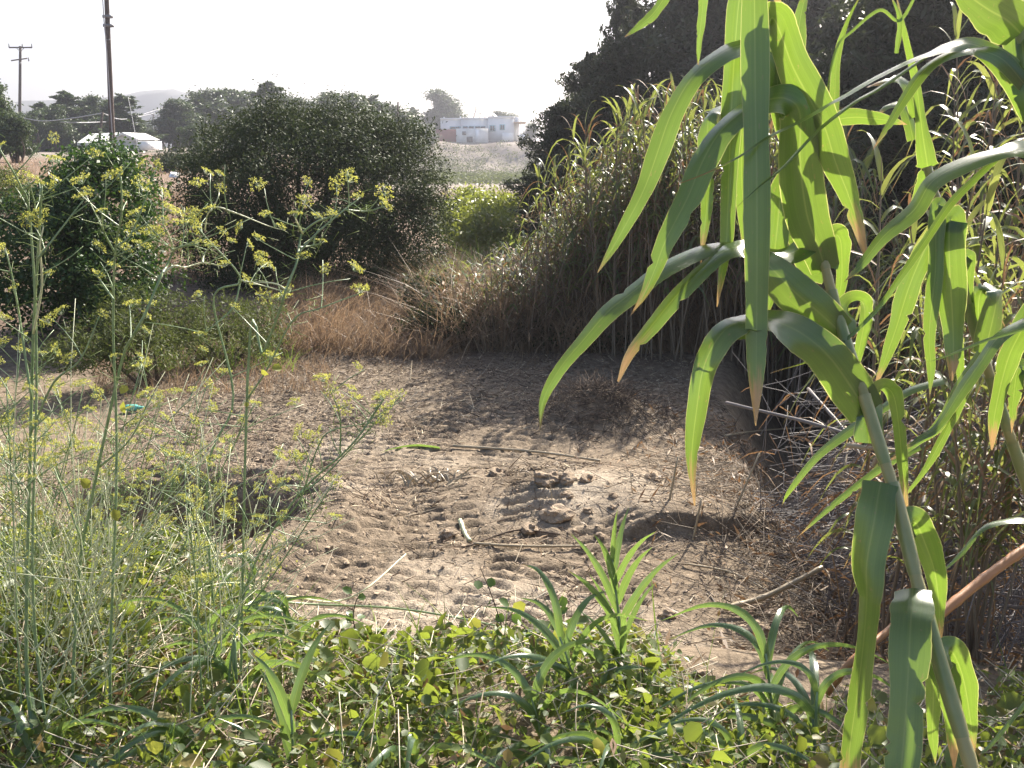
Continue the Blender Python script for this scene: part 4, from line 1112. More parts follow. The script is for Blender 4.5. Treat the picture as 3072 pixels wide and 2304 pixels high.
# ------------------------------------------------------------------ foreground reeds, leaf by leaf
def fg_leaf(root, base, pts, w, Y0, Y1, roll=None, m='reed_leaf', edge=60, prof=PROF, nseg=26, fold=.1, Ym=None):
    n = len(pts); Ys = np.linspace(Y0, Y1, n) if Ym is None else np.interp(np.linspace(0, 1, n), [0, .5, 1], [Y0, Ym, Y1])
    w3 = [P(px, py, yy) for (px, py), yy in zip(pts, Ys)]
    nseg = 64
    V, F, uv = ribbon(w3, w, roll, nseg, fold, True, prof, edge)
    lr = np.random.default_rng(int(abs(pts[0][0] * 7 + pts[-1][1] * 13)))
    G5 = V.reshape(-1, 5, 3); mid = G5[:, 2:3]
    for e, i_ in ((0, 1), (4, 3)):           # ragged, torn and nibbled margins
        f_ = 1 + .012 * lr.normal(size=nseg + 1) * np.linspace(.4, 1.3, nseg + 1)
        for q_ in lr.integers(30, nseg, lr.integers(0, 3)): f_[q_] -= .12 + .45 * lr.random()
        G5[:, e] = mid[:, 0] + (G5[:, e] - mid[:, 0]) * f_[:, None]
        G5[:, i_] = mid[:, 0] + (G5[:, i_] - mid[:, 0]) * np.minimum(1, f_ * 1.3)[:, None]
    wv = .008 * w / .06 * np.sin(np.linspace(0, 9, nseg + 1) + pts[0][0])
    G5[:, 0, 1] += wv * .5; G5[:, 4, 1] -= wv * .5
    V = G5.reshape(-1, 3)
    return obj('leaf', mesh('leaf', V - base, F, m, uv), root)
def fg_reed(pts, rad, label, m='cane_stem'):
    w3 = np.array([P(*p) for p in pts]); c = catmull(w3, 60)
    rr = np.linspace(rad, rad * .62, 60); rr[6::9] *= 1.12
    d_ = unit(c[0] - c[3]); b = c[0].copy()
    for _ in range(200):
        if b[2] < float(H(b[0], b[1])): break
        b = b + d_ * .01; d_ = unit(d_ + np.array([0, 0, -.012]))
    c = np.vstack([b[None] - [0, 0, .05], c]); rr = np.concatenate([[rad], rr])
    root = empty('giant_reed', b, label, 'reed')
    mb = MB(); mb.add(*tube(c, rr, 10)); obj('stalk', mb.mesh('stalk', m, b), root)
    for k in range(8, 54, 9):
        sl = c[k:k + 8]; sr = rr[k:k + 8] * np.array([1.08, 1.22, 1.24, 1.24, 1.22, 1.2, 1.24, 1.3])
        mb = MB(); mb.add(*tube(catmull(sl, 16), np.interp(np.linspace(0, 7, 16), np.arange(8), sr), 10, False)); obj('sheath', mb.mesh('sheath', 'sheath', b), root)
    return root, b
BW = ([0, .05, .25, .55, .8, 1], [.85, 1, 1, .8, .45, .03])       # broad hanging leaf
UP = ([0, .1, .4, .8, 1], [1, 1, .8, .35, .05])
HG = ([0, .15, .5, .85, 1], [.8, 1, .92, .4, .02])
A_, bA = fg_reed([(2990, 2560, 1.45), (2915, 2304, 1.5), (2820, 1990, 1.58), (2745, 1720, 1.66), (2690, 1500, 1.72), (2640, 1340, 1.77), (2590, 1180, 1.82), (2525, 985, 1.88), (2478, 810, 1.92), (2440, 640, 1.95), (2415, 480, 1.97), (2400, 330, 1.98)],
                 .0118, 'big foreground reed with broad hanging leaves right of centre')
LA = [
 ([(2605, 1240), (2500, 1085), (2420, 1010), (2340, 968), (2280, 955), (2180, 985), (2115, 1090), (2090, 1230), (2075, 1380), (2084, 1517)], .078, 1.82, 1.75, [10, 15, 35, 60, 62, 35, 10, 0, 0], BW),
 ([(2525, 1000), (2460, 940), (2380, 872), (2310, 800), (2245, 748), (2190, 745), (2130, 785), (2042, 872), (1952, 981), (1890, 1060), (1854, 1145)], .074, 1.88, 1.8, [5, 5, 15, 45, 68, 60, 50, 40, 30, 10], BW),
 ([(2440, 720), (2370, 760), (2300, 755), (2215, 735), (2115, 746), (1985, 807), (1898, 876), (1825, 934), (1753, 1017), (1680, 1105), (1630, 1200), (1620, 1292)], .055, 1.93, 1.75, [20, 60, 72, 66, 55, 45, 40, 30, 15, 0], HG),
 ([(2400, 420), (2375, 300), (2341, 205), (2287, 140), (2215, 138), (2142, 174), (2070, 240), (2012, 345), (1975, 450), (1943, 542), (1909, 616), (1843, 735), (1793, 818)], .062, 1.95, 1.8, [10, 15, 40, 62, 62, 52, 35, 15, 5, 0, 0], HG),
 ([(2478, 812), (2455, 740), (2420, 640), (2400, 480), (2400, 340), (2360, 296), (2300, 300), (2233, 330), (2160, 395), (2106, 488), (2063, 593), (1999, 717), (1965, 807), (1934, 880), (1890, 950)], .075, 1.92, 1.78, [5, 5, 5, 5, 45, 62, 55, 35, 20, 8, 0, 0], HG),
 ([(2290, 300), (2230, 326), (2160, 328), (2128, 350), (2122, 420), (2120, 542), (2120, 620), (2110, 717), (2102, 800)], .038, 1.97, 1.9, [20, 60, 70, 10, 5, 0, 0], HG),
 ([(2230, -60), (2215, 20), (2200, 217), (2193, 362), (2186, 542), (2180, 717), (2168, 807), (2151, 920)], .04, 1.95, 1.9, [12, 10, 5], HG),
 ([(2262, -70), (2264, 60), (2266, 300), (2270, 500), (2271, 753), (2270, 1000), (2268, 1150), (2267, 1277)], .045, 1.84, 1.72, [0, 5, -5, 10], ([0, .1, .6, .85, 1], [.9, 1, 1, .55, .02])),
 ([(2302, 75), (2320, 55), (2345, 110), (2378, 200), (2430, 300), (2475, 385), (2507, 488), (2547, 590), (2580, 700), (2608, 812)], .068, 1.9, 1.85, [55, 30, 10, 8, 5, 0], HG),
 ([(2480, 800), (2495, 720), (2512, 706), (2524, 740), (2524, 850), (2500, 960)], .05, 1.93, 2.0, [20, 60, 70, 30, 10, 10], BW),
 ([(2530, 990), (2540, 925), (2560, 903), (2588, 908), (2594, 960), (2575, 1060), (2556, 1140)], .055, 1.9, 2.0, [20, 60, 75, 60, 15, 10], BW),
 ([(2606, 1330), (2612, 1250), (2632, 1178), (2662, 1165), (2688, 1215), (2708, 1400), (2722, 1575)], .05, 1.8, 1.9, [5, 15, 55, 60, 20, 5, 10], BW),
 ([(2643, 1446), (2634, 1490), (2623, 1560), (2600, 1692), (2600, 1800), (2590, 1930), (2572, 2080), (2550, 2240), (2545, 2340)], .066, 1.72, 1.6, [0, 0, 10, 58, 50, 40, 30], ([0, .03, .3, .8, 1], [.95, 1, .95, .8, .6])),
 ([(2738, 1764), (2736, 1810), (2731, 1885), (2722, 2066), (2706, 2283), (2690, 2420)], .066, 1.64, 1.45, [6, 4, 5, 10], ([0, .03, .3, .8, 1], [.95, 1, 1, .85, .6])),
 ([(2718, 1590), (2745, 1568), (2775, 1630), (2805, 1720), (2818, 1830), (2822, 1940)], .054, 1.72, 1.8, [45, 20, 15, 10, 20], BW),
 ([(2790, 1930), (2795, 1990), (2800, 2080), (2798, 2200), (2806, 2290)], .036, 1.66, 1.72, [15, 10], BW),
 ([(2815, 1990), (2838, 2050), (2855, 2150), (2862, 2310)], .05, 1.62, 1.7, [20, 15, 10], BW),
 ([(2830, 1978), (2855, 1955), (2888, 2030), (2910, 2150), (2925, 2290)], .05, 1.6, 1.7, [40, 20, 12, 10], BW),
 ([(2470, 420), (2505, 365), (2560, 352), (2620, 356), (2670, 362), (2722, 374)], .034, 1.97, 1.95, [30, 28, 20, 20], HG),
 ([(2507, 470), (2504, 325), (2511, 181), (2540, 72), (2590, -30)], .021, 1.97, 1.95, [15, 20, 30], UP),
 ([(2440, 640), (2425, 520), (2380, 430), (2340, 330), (2330, 180), (2330, 40), (2340, -60)], .05, 1.96, 1.9, [10, 5, 10], UP),
 ([(2478, 812), (2440, 800), (2400, 720), (2392, 640), (2380, 560), (2330, 520)], .05, 1.95, 2.05, [10, 10, 10], BW),
 ([(2310, 950), (2260, 1000), (2200, 1010), (2130, 1040), (2090, 1090)], .016, 1.85, 1.8, [30], HG),
 ([(2410, 480), (2350, 560), (2330, 700), (2315, 850), (2300, 960)], .05, 2.0, 1.98, [15, 10], HG),
 ([(2400, 330), (2390, 200), (2400, 60), (2430, -60)], .05, 1.98, 2.0, [25, 20], UP),
 ([(2270, 150), (2240, 300), (2225, 480), (2232, 660), (2240, 800)], .04, 2.02, 2.0, [20, 10], HG),
]
for pts, w, Y0, Y1, ro, pr in LA: fg_leaf(A_, bA, pts, w, Y0, Y1, ro, prof=pr)

B_, bB = fg_reed([(3170, 1750, 2.2), (3068, 1421, 2.2), (3031, 1313, 2.2), (2977, 1150, 2.2), (2916, 962, 2.2), (2880, 820, 2.2), (2845, 690, 2.2), (2805, 580, 2.2), (2782, 500, 2.2)], .0115, 'second foreground reed right of the big one, with a dark bundle of hanging leaves')
LB = [
 ([(2835, 640), (2815, 615), (2808, 700), (2806, 817), (2788, 998), (2793, 1106), (2789, 1197)], .036, 2.15, 2.1, [30, 5, 0], HG),
 ([(2870, 720), (2850, 660), (2848, 781), (2858, 962), (2860, 1060), (2854, 1142)], .066, 2.15, 2.1, [20, 0, 0], HG),
 ([(2800, 700), (2760, 780), (2724, 870), (2690, 980), (2655, 1080), (2623, 1165)], .046, 2.2, 2.2, [10, 5], HG),
 ([(2782, 503), (2780, 480), (2767, 398), (2749, 253), (2728, 163), (2708, 72), (2688, -20)], .044, 2.2, 2.15, [5, 5, 10, 20], ([0, .04, .25, .5, 1], [.5, 1, .8, .35, .1])),
 ([(2750, 350), (2730, 275), (2700, 240), (2660, 242), (2600, 262)], .03, 2.2, 2.15, [20, 45, 60, 40], HG),
 ([(2740, 420), (2722, 345), (2700, 315), (2660, 320), (2630, 350)], .03, 2.2, 2.2, [20, 50, 60, 40], HG),
 ([(2785, 520), (2770, 560), (2752, 610), (2740, 660)], .04, 2.25, 2.3, [10], BW),
 ([(2880, 820), (2905, 770), (2900, 900), (2925, 1000), (2935, 1080)], .03, 2.2, 2.2, [10], HG),
 ([(2955, 1060), (2990, 900), (2980, 868), (2945, 872), (2935, 940), (2945, 1060)], .062, 2.15, 2.2, [25, 60, 72, 40, 8, 8], BW),
 ([(2916, 962), (2890, 900), (2870, 920), (2880, 1100), (2885, 1220)], .03, 2.2, 2.2, [15], HG),
 ([(2830, 1140), (2730, 1170), (2650, 1222), (2554, 1287), (2453, 1367), (2370, 1470), (2345, 1518)], .03, 2.2, 2.3, [55, 50, 40, 30, 20], HG),
 ([(2760, 1340), (2690, 1375), (2612, 1425), (2525, 1493), (2453, 1555), (2391, 1613)], .02, 2.2, 2.3, [40, 30, 20], HG),
 ([(2940, 1060), (2880, 1160), (2815, 1275), (2745, 1330), (2655, 1390)], .03, 2.1, 2.2, [40, 30, 20], HG),
 ([(2925, 1120), (2860, 1250), (2778, 1403), (2695, 1512)], .022, 2.1, 2.2, [40, 30, 20], HG),
]
for pts, w, Y0, Y1, ro, pr in LB: fg_leaf(B_, bB, pts, w, Y0, Y1, ro, prof=pr)

C_, bC = fg_reed([(3330, 1900, 1.9), (3240, 1300, 1.9), (3160, 800, 1.9), (3110, 450, 1.9), (3075, 200, 1.9), (3060, 60, 1.9), (3050, -120, 1.9)], .0115, 'reed cut off by the right edge whose leaves arch far to the left')
LC = [
 ([(3100, 350), (3050, 240), (2990, 172), (2919, 133), (2850, 138), (2796, 156), (2724, 182), (2616, 236), (2525, 290), (2399, 362), (2300, 412), (2215, 470), (2106, 524), (1998, 564)], .05, 1.9, 1.75, [5, 20, 45, 62, 74, 76, 74, 70, 70, 60, 60], ([0, .1, .4, .7, 1], [.8, 1, .6, .28, .05])),
 ([(3080, 260), (3010, 180), (2941, 152), (2887, 150), (2814, 178), (2760, 226), (2706, 307), (2663, 380), (2616, 452)], .034, 1.88, 1.8, [10, 40, 66, 60, 40, 30, 20], HG),
 ([(2780, 168), (2640, 262), (2560, 308), (2453, 391), (2350, 500), (2272, 564), (2190, 640)], .012, 1.85, 1.75, [60], HG),
 ([(3062, 100), (3020, 60), (2960, 25), (2900, -20), (2850, -80)], .075, 1.88, 1.7, [5, 0], BW),
 ([(3100, 450), (3060, 445), (2995, 455), (2887, 492), (2796, 545), (2742, 630), (2652, 708), (2579, 799), (2532, 846)], .048, 1.92, 1.8, [35, 62, 50, 38, 25, 10], HG),
 ([(2995, 470), (2920, 540), (2851, 611), (2778, 719), (2706, 824), (2616, 944), (2480, 1060), (2310, 1120)], .016, 1.9, 1.85, [30, 20], HG),
 ([(3120, 950), (3072, 965), (2995, 1012), (2941, 1088), (2887, 1165), (2814, 1277), (2760, 1315), (2652, 1389)], .036, 1.95, 1.9, [55, 50, 40, 20], HG),
 ([(3150, 960), (3060, 990), (2960, 1020), (2860, 1060), (2772, 1092)], .007, 1.9, 1.85, [20], HG),
 ([(3160, 1590), (3072, 1560), (2995, 1566), (2941, 1591), (2887, 1656), (2822, 1721)], .024, 2.0, 2.0, [60, 64, 50, 35], HG),
 ([(3130, 2050), (3072, 2113), (2977, 2228), (2934, 2268)], .014, 1.9, 1.9, [40], HG),
 ([(3120, 1150), (3060, 1100), (3040, 1200), (3035, 1300)], .035, 2.0, 2.0, [20], BW),
 ([(3160, 820), (3060, 1000), (3020, 1090), (2985, 1240), (2975, 1350)], .045, 1.95, 2.0, [20, 10], HG),
 ([(3060, 60), (3072, 180), (3090, 300), (3110, 420)], .07, 1.9, 1.85, [20, 10], HG),
 ([(2760, -40), (2700, 60), (2640, 30), (2560, 90), (2507, 150), (2478, 300), (2471, 400)], .006, 1.9, 1.9, [20], HG),
 ([(2690, 160), (2700, 60), (2670, -20)], .01, 1.9, 1.9, [20], HG),
 ([(2110, -60), (2108, 20), (2098, 120), (2094, 200)], .016, 1.9, 1.9, [15], HG),
 ([(2010, -30), (1960, 40), (1920, 75), (1873, 112)], .02, 1.85, 1.85, [30], HG),
]
for k, (pts, w, Y0, Y1, ro, pr) in enumerate(LC): fg_leaf(C_, bC, pts, w, Y0, Y1, ro, prof=pr)

# young reeds crowding behind the big one
r_ = np.random.default_rng(121)
for k in range(34):
    px = r_.uniform(2330, 3060); Yd = r_.uniform(2.7, 4.6); b = gp(px, Yd); b[0] = max(b[0], edge_x(Yd) - .1) if Yd < 4.4 else max(b[0], edge_x(Yd) + 1.0); b[2] = float(H(b[0], b[1]))
    top = r_.uniform(420, 1050)
    s = (ztop(top, Yd) - b[2]) / 2.7
    reed_thing(RD[k % 7], b, float(np.clip(s, .2, 1.0)), r_.random() * 6.28, 'slender green reed crowding behind the big foreground reed', 'young reeds behind the foreground reed', (r_.normal() * .1, r_.normal() * .12))

# ------------------------------------------------------------------ young shoots in the foreground
def shoot(px, py, Yd, h, n, lean, seed, label, spread=.6, Lr=(.28, .42), w=.022):
    r = np.random.default_rng(seed)
    b = P(px, py, Yd); b[2] = float(H(b[0], b[1]))
    root = empty('reed_shoot', b, label, 'shoot', 'young reed shoots in the foreground')
    t = np.linspace(0, 1, 8); ax = b + np.stack([lean * h * t ** 1.4, .02 * t, h * t], -1)
    mb = MB(); mb.add(*tube(ax, np.linspace(.006, .003, 8), 6)); obj('stem', mb.mesh('stem', 'fennel_stem', b), root)
    for k in range(n):
        f = .12 + .85 * k / (n - 1); p = np.array([np.interp(f, t, ax[:, q]) for q in range(3)])
        sg = -1 if (k % 2 == 0 or r.random() < .25) else 1
        az = (math.pi if sg < 0 else 0) + r.normal() * .7
        out = np.array([math.cos(az), math.sin(az), 0]); L = r.uniform(*Lr) * (1 - .35 * max(0, f - .6))
        el = 1.1 + .3 * f + .12 * r.normal(); d0 = out * math.cos(el) + [0, 0, math.sin(el)]
        pts = [p + d0 * L * s + out * L * spread * s ** 2 * .8 - np.array([0, 0, 1]) * L * spread * .95 * s ** 2.6 for s in (0, .25, .5, .75, 1)]
        V, F, uv = ribbon(pts, w * (.75 + .45 * r.random()), [r.normal() * 15, 20 + r.normal() * 25], 14, .14, True, ([0, .12, .45, .8, 1], [.6, 1, .9, .4, .02]))
        obj('leaf', mesh('leaf', V - b, F, 'shoot_leaf', uv), root)
    return root
shoot(1880, 2260, 2.75, .56, 16, -.1, 501, 'tallest upright shoot with grey-green leaves in the bottom middle', .2, (.24, .34), .021)
shoot(1770, 2280, 2.65, .36, 11, -.25, 502, 'shoot leaning left beside the tallest one in the bottom middle', .55)
shoot(1650, 2300, 2.5, .25, 8, -.2, 503, 'low shoot with leaves bending left at the bottom middle', .8)
shoot(1830, 2380, 2.3, .22, 8, .1, 504, 'low shoot at the bottom edge below the tallest one', .7)
shoot(2330, 2290, 2.55, .36, 11, -.12, 505, 'shoot with pale arching leaf tops left of the big reed foot', 1.0)
shoot(2440, 2330, 2.45, .3, 9, .0, 506, 'shoot with bent white-shining leaves at the big reed foot', 1.1)
shoot(2250, 2380, 2.3, .2, 7, -.2, 507, 'small shoot at the bottom edge left of the big reed', .9)
shoot(760, 2200, 2.75, .3, 12, -.45, 508, 'shoot with long leaves sweeping left below the fennel', .8, (.3, .45))
shoot(930, 2010, 3.1, .22, 10, -.35, 509, 'shoot at the near left edge of the bare ground', .9, (.22, .34))
shoot(880, 2340, 2.35, .3, 6, .0, 510, 'two upright blades at the bottom left of centre', .25, (.25, .36), .028)
shoot(640, 2330, 2.4, .18, 9, -.5, 511, 'low spreading shoot at the bottom left', 1.0, (.3, .45), .023)
shoot(160, 2310, 2.4, .16, 8, -.4, 512, 'shoot in the bottom left corner', .9, (.25, .4), .022)
shoot(1230, 2330, 2.35, .16, 7, .1, 513, 'low shoot at the bottom edge left of the middle', 1.0)
shoot(1430, 2200, 2.6, .14, 6, -.1, 514, 'small shoot among the vines left of the tall shoots', .9, (.16, .26))
shoot(730, 1790, 3.3, .3, 9, .15, 515, 'shoot bending right at the left edge of the bare ground', .9, (.2, .34), .02)

# ------------------------------------------------------------------ vines over the bank
r_ = np.random.default_rng(131)
def veg_h(x, y):
    return .22 + .16 * fbm(x * 1.6, y * 1.6, 61, 3)
n = 52000
x = r_.uniform(-2.6, 1.9, n); y = r_.uniform(2.0, 4.9, n)
ee = 3.32 + .35 * vnoise(x * 1.1, x * 0 + 3.1, 5) - .6 * sstep(.3, 1.0, x) + 1.1 * sstep(-.75, -1.4, x) + .25 * fbm(x * 2.5, y * 2.5, 63)
k = (r_.random(n) < 1 - sstep(ee - .3, ee + .25, y)) & (fbm(x * 2.3, y * 2.3, 65, 2) + .75 > r_.random(n) * .8)
x, y = x[k], y[k]; n = len(x)
z = H(x, y) + np.clip(veg_h(x, y), .03, 1) * r_.random(n) ** .55 * (1 - .75 * sstep(-.5, .15, y - ee[k]))
c = np.stack([x, y, z], -1)
nr = r_.normal(size=(n, 3)) * .75 + [0, -.15, .9]
s = .6 + .7 * r_.random(n)
hlf = int(n * .55)
V, F = leaves(c[:hlf], nr[:hlf], .03 * s[:hlf], .024 * s[:hlf], r_, .2, 6)
pc = MB(); pc.add(V, F, m=0)
V, F = leaves(c[hlf:], nr[hlf:] + [0, -.3, 0], .044 * s[hlf:], .017 * s[hlf:], r_, .25); pc.add(V, F, m=5)
ns = 3200; idx = r_.integers(0, n, ns); a = r_.random(ns) * 6.28
d = np.stack([np.cos(a), np.sin(a), .35 * r_.normal(size=ns)], -1) * (.08 + .28 * r_.random(ns))[:, None]
V, F = sticks(c[idx] - d / 2 - [0, 0, .02], c[idx] + d / 2 - [0, 0, .02], .0018, .0014, r_.normal(size=(ns, 3)) * .05, 3); pc.add(V, F, m=1)
ny_ = 110; idx = r_.integers(0, n, ny_); V, F = leaves(c[idx] + [0, 0, .05], r_.normal(size=(ny_, 3)) + [0, -.6, .4], .05 * (.7 + .5 * r_.random(ny_)), .042, r_, .15, 6); pc.add(V, F, m=2)
nb_ = 900; idx = r_.integers(0, n, nb_); V, F = leaves(c[idx] + [0, 0, .03], r_.normal(size=(nb_, 3)) * .8 + [0, -.3, .8], .045 + .03 * r_.random(nb_), .034 + .02 * r_.random(nb_), r_, .22, 6); pc.add(V, F, m=0)
nb_ = 1500; idx = r_.integers(0, n, nb_); V, F = leaves(c[idx], r_.normal(size=(nb_, 3)) + [0, 0, .4], .02 + .05 * r_.random(nb_), .008 + .014 * r_.random(nb_), r_, .3); pc.add(V, F, m=4)
# grass mixed in
V, F, uv = blades(c[r_.integers(0, n, 3400)] - [0, 0, .1], unit(r_.normal(size=(3400, 3)) * .35 + [-.15, 0, 1]), r_.uniform(.1, .3, 3400), r_.uniform(.003, .008, 3400), unit(r_.normal(size=(3400, 3)) * [1, 1, .1]), r_.normal(size=(3400, 3)) * .3 + [0, 0, -.3], 4); pc.add(V, F, uv, 3)
tag(obj('vine_cover', pc.mesh('vine_cover', ['vine_leaf', 'dry_stem', 'yellow_leaf', 'green_grass', 'dry_leaf', 'weed_blade'])), 'mat of small round-leaved vines covering the bank in the foreground', 'vines', kind='stuff')

def sprig(pts, Yd, nl, seed, label, m='bramble_leaf', L=.035):
    r = np.random.default_rng(seed)
    c = catmull([P(px, py, Yd) for px, py in pts], 16); b = c[0].copy(); b[2] = float(H(b[0], b[1]))
    c = np.vstack([b[None], c])
    root = empty('bramble_sprig', b, label, 'sprig', 'bramble sprigs at the near edge')
    mb = MB(); mb.add(*tube(c, np.linspace(.003, .0014, 17), 5)); obj('stem', mb.mesh('stem', 'bark', b), root)
    for k in range(nl):
        p = c[min(16, 3 + int(13 * k / nl))] + r.normal(size=3) * .018
        V, F = leaves(p[None], np.array([[r.normal() * .5, -.5 + r.normal() * .4, .8]]), L * (.8 + .5 * r.random()), L * .85, r, .14, 6)
        obj('leaf', mesh('leaf', V - b, F, m), root)
sprig([(1560, 2050), (1520, 1930), (1480, 1800), (1440, 1700)], 2.9, 9, 601, 'thin bramble sprig rising left of the tall shoots')
sprig([(1640, 2060), (1620, 1960), (1570, 1880), (1520, 1860)], 2.9, 9, 602, 'bramble sprig with paired leaves just left of the tall shoots')
sprig([(1080, 1930), (1060, 1860), (1070, 1800), (1090, 1790)], 3.3, 6, 603, 'small bramble sprig over the pale sand at the near edge')
sprig([(1700, 2000), (1680, 1880), (1660, 1800)], 2.9, 7, 604, 'bramble sprig directly behind the tall shoots')
sprig([(1920, 2180), (1930, 2080), (1925, 1970)], 2.7, 8, 605, 'dark sprig right beside the tallest shoot')

# ------------------------------------------------------------------ fennel
def umbel_mesh(seed, m='fennel_flower'):
    r = np.random.default_rng(seed); mb = MB()
    nr_ = 13; a = np.arange(nr_) * 2.4; q = np.sqrt((np.arange(nr_) + .5) / nr_)
    tip = np.stack([np.cos(a) * q, np.sin(a) * q, .75 - .25 * q ** 2 + .1 * r.normal(size=nr_)], -1)
    V, F = sticks(np.zeros((nr_, 3)), tip, .018, .012, None, 1); mb.add(V, F, m=1)
    c = np.repeat(tip, 16, 0) + r.normal(size=(nr_ * 16, 3)) * [.12, .12, .07]
    V, F = leaves(c, r.normal(size=c.shape) + [0, 0, .5], .15, .13, r, .1); mb.add(V, F, m=0)
    return mb.mesh('umbel', [m, 'fennel_stem'])
UM = [umbel_mesh(701 + k) for k in range(4)]
def fennel(stems, label, Yd, seed, rad=.005, extra=10, pale=(), grow=.7):
    extra = max(3, int(extra * grow))
    """stems: list of pixel polylines, first one is the main stem; umbels at every end"""
    r = np.random.default_rng(seed)
    b = P(*stems[0][0], Yd); b[2] = float(H(b[0], b[1]))
    root = empty('fennel_plant', b, label, 'fennel', 'fennel plants at the left')
    um = []; th = []
    for k, st in enumerate(stems):
        w3 = [P(x_, y_, Yd + .05 * math.sin(k * 2.1 + i_)) for i_, (x_, y_) in enumerate(st)]
        if k == 0: w3 = [b] + w3
        c = catmull(w3, max(10, 6 * len(st))); r0 = rad if k == 0 else rad * .62
        mb = MB(); mb.add(*tube(c, np.linspace(r0, r0 * .5, len(c)), 6)); obj('stem' if k == 0 else 'branch', mb.mesh('stem', 'pale_stem' if k in pale else 'fennel_stem', b), root)
        um.append(c[-1])
        nn = max(2, int(extra / len(stems))) if k else extra
        for j in range(nn):
            i_ = int(len(c) * (.35 + .6 * r.random())); p = c[min(i_, len(c) - 1)]
            e = p + np.array([r.normal() * .07, r.normal() * .06, .03 + .09 * r.random()])
            th.append((p, e)); um.append(e)
    if th:
        V, F = sticks(np.array([t_[0] for t_ in th]), np.array([t_[1] for t_ in th]), .0016, .001, r.normal(size=(len(th), 3)) * .015, 3)
        obj('twigs', mesh('twigs', V - b, F, 'fennel_stem'), root)['kind'] = 'stuff'
    for e in um:
        o = obj('umbel', UM[r.integers(4)], root); o.location = tuple(e - b); s = .014 + .013 * r.random(); o.scale = (s, s, s)
        o.rotation_euler = (r.normal() * .5, r.normal() * .5, r.random() * 6)
    # thread leaves along the stem
    c = np.array([t_[0] for t_ in th] + [e for e in um[:1]]); nt = 9 * len(c)
    p = np.repeat(c, 9, 0) + r.normal(size=(nt, 3)) * .02
    V, F = sticks(p, p + r.normal(size=(nt, 3)) * [.02, .02, .016], .0008, .0005, None, 1); obj('thread_leaves', mesh('thread_leaves', V - b, F, 'fennel_thread'), root)['kind'] = 'stuff'
    return root
fennel([[(215, 2170), (235, 1740), (275, 1498), (361, 1100), (401, 1006), (434, 945), (481, 833), (499, 800), (517, 760), (521, 751), (546, 740), (593, 733)],
        [(521, 751), (506, 706), (488, 670)], [(490, 820), (524, 798), (555, 802), (608, 789), (676, 800)], [(608, 789), (612, 766), (629, 742)], [(300, 1400), (380, 1330), (430, 1250)], [(250, 1640), (200, 1500), (160, 1400)]],
       'tallest fennel whose stem forks pale against the dark path', 2.65, 801, .0052, 12, (1, 2, 3))
fennel([[(700, 1980), (700, 3400), (740, 1200), (790, 1060), (836, 941), (858, 869), (890, 788), (897, 742), (908, 700), (949, 666), (989, 652)],
        [(908, 700), (895, 675), (885, 652)], [(895, 760), (950, 700), (1020, 640), (1075, 598)], [(1040, 630), (1100, 634), (1145, 622)], [(740, 1200), (800, 1110), (880, 960), (960, 925), (1080, 880)], [(858, 869), (820, 850), (730, 845)], [(898, 742), (930, 738), (965, 730)]],
       'fennel leaning right across the big bush with yellow umbels', 2.7, 802, .0046, 10, (1, 5))
fennel([[(690, 2000), (760, 1700), (900, 1480), (1050, 1340), (1150, 1200)], [(830, 1580), (900, 1500), (950, 1350), (1000, 1290), (1150, 1265)], [(1050, 1340), (1090, 1290), (1130, 1230)], [(900, 1480), (980, 1420), (1200, 1190)], [(1020, 1370), (1020, 1250), (990, 1170)]],
       'fennel reaching low to the right over the tyre tracks', 2.7, 803, .0045, 10)
fennel([[(620, 1450), (700, 1200), (640, 900), (723, 840), (615, 710), (579, 663)], [(615, 690), (622, 645), (640, 623), (655, 590), (658, 569)], [(640, 623), (662, 623), (723, 645), (800, 676), (840, 688)], [(723, 840), (800, 860), (870, 880)], [(723, 840), (700, 920), (650, 970), (600, 1010)]],
       'pale forked fennel stem standing against the big bush', 2.9, 804, .0042, 5, (1, 2, 3))
fennel([[(80, 2000), (90, 1400), (100, 1000), (115, 740), (125, 560)], [(100, 1000), (125, 860), (120, 740), (130, 680)], [(112, 780), (150, 730), (250, 600)], [(95, 1200), (50, 900), (20, 760)], [(92, 1300), (160, 1150), (240, 1080), (300, 945)]], 'upright pair of fennel stems near the left edge', 2.5, 805, .0055, 14, (1,))
fennel([[(100, 1800), (110, 1100), (90, 660), (60, 555), (0, 450)], [(90, 660), (105, 620), (85, 540)]], 'thin fennel stem bending to the left edge', 2.5, 806, .004, 6)
fennel([[(330, 2050), (350, 1400), (340, 1000), (345, 760), (365, 640), (362, 530)], [(345, 760), (310, 690), (305, 640)], [(350, 740), (400, 690), (470, 500)], [(342, 900), (300, 840), (290, 830)]], 'straight green fennel stem in front of the dark left bush', 2.6, 807, .0045, 8)
rr_ = np.random.default_rng(811)
_ord = ['first', 'second', 'third', 'fourth', 'fifth', 'sixth', 'seventh', 'eighth', 'ninth', 'tenth', 'eleventh', 'twelfth', 'thirteenth', 'fourteenth', 'fifteenth', 'sixteenth']
_fb = [20, 60, 140, 180, 260, 300, 380, 560, 30, 120, 240, 600]
FLAB = ['fennel in the left tangle, %s from the left edge by its foot' % _ord[sorted(_fb).index(q)] for q in _fb]
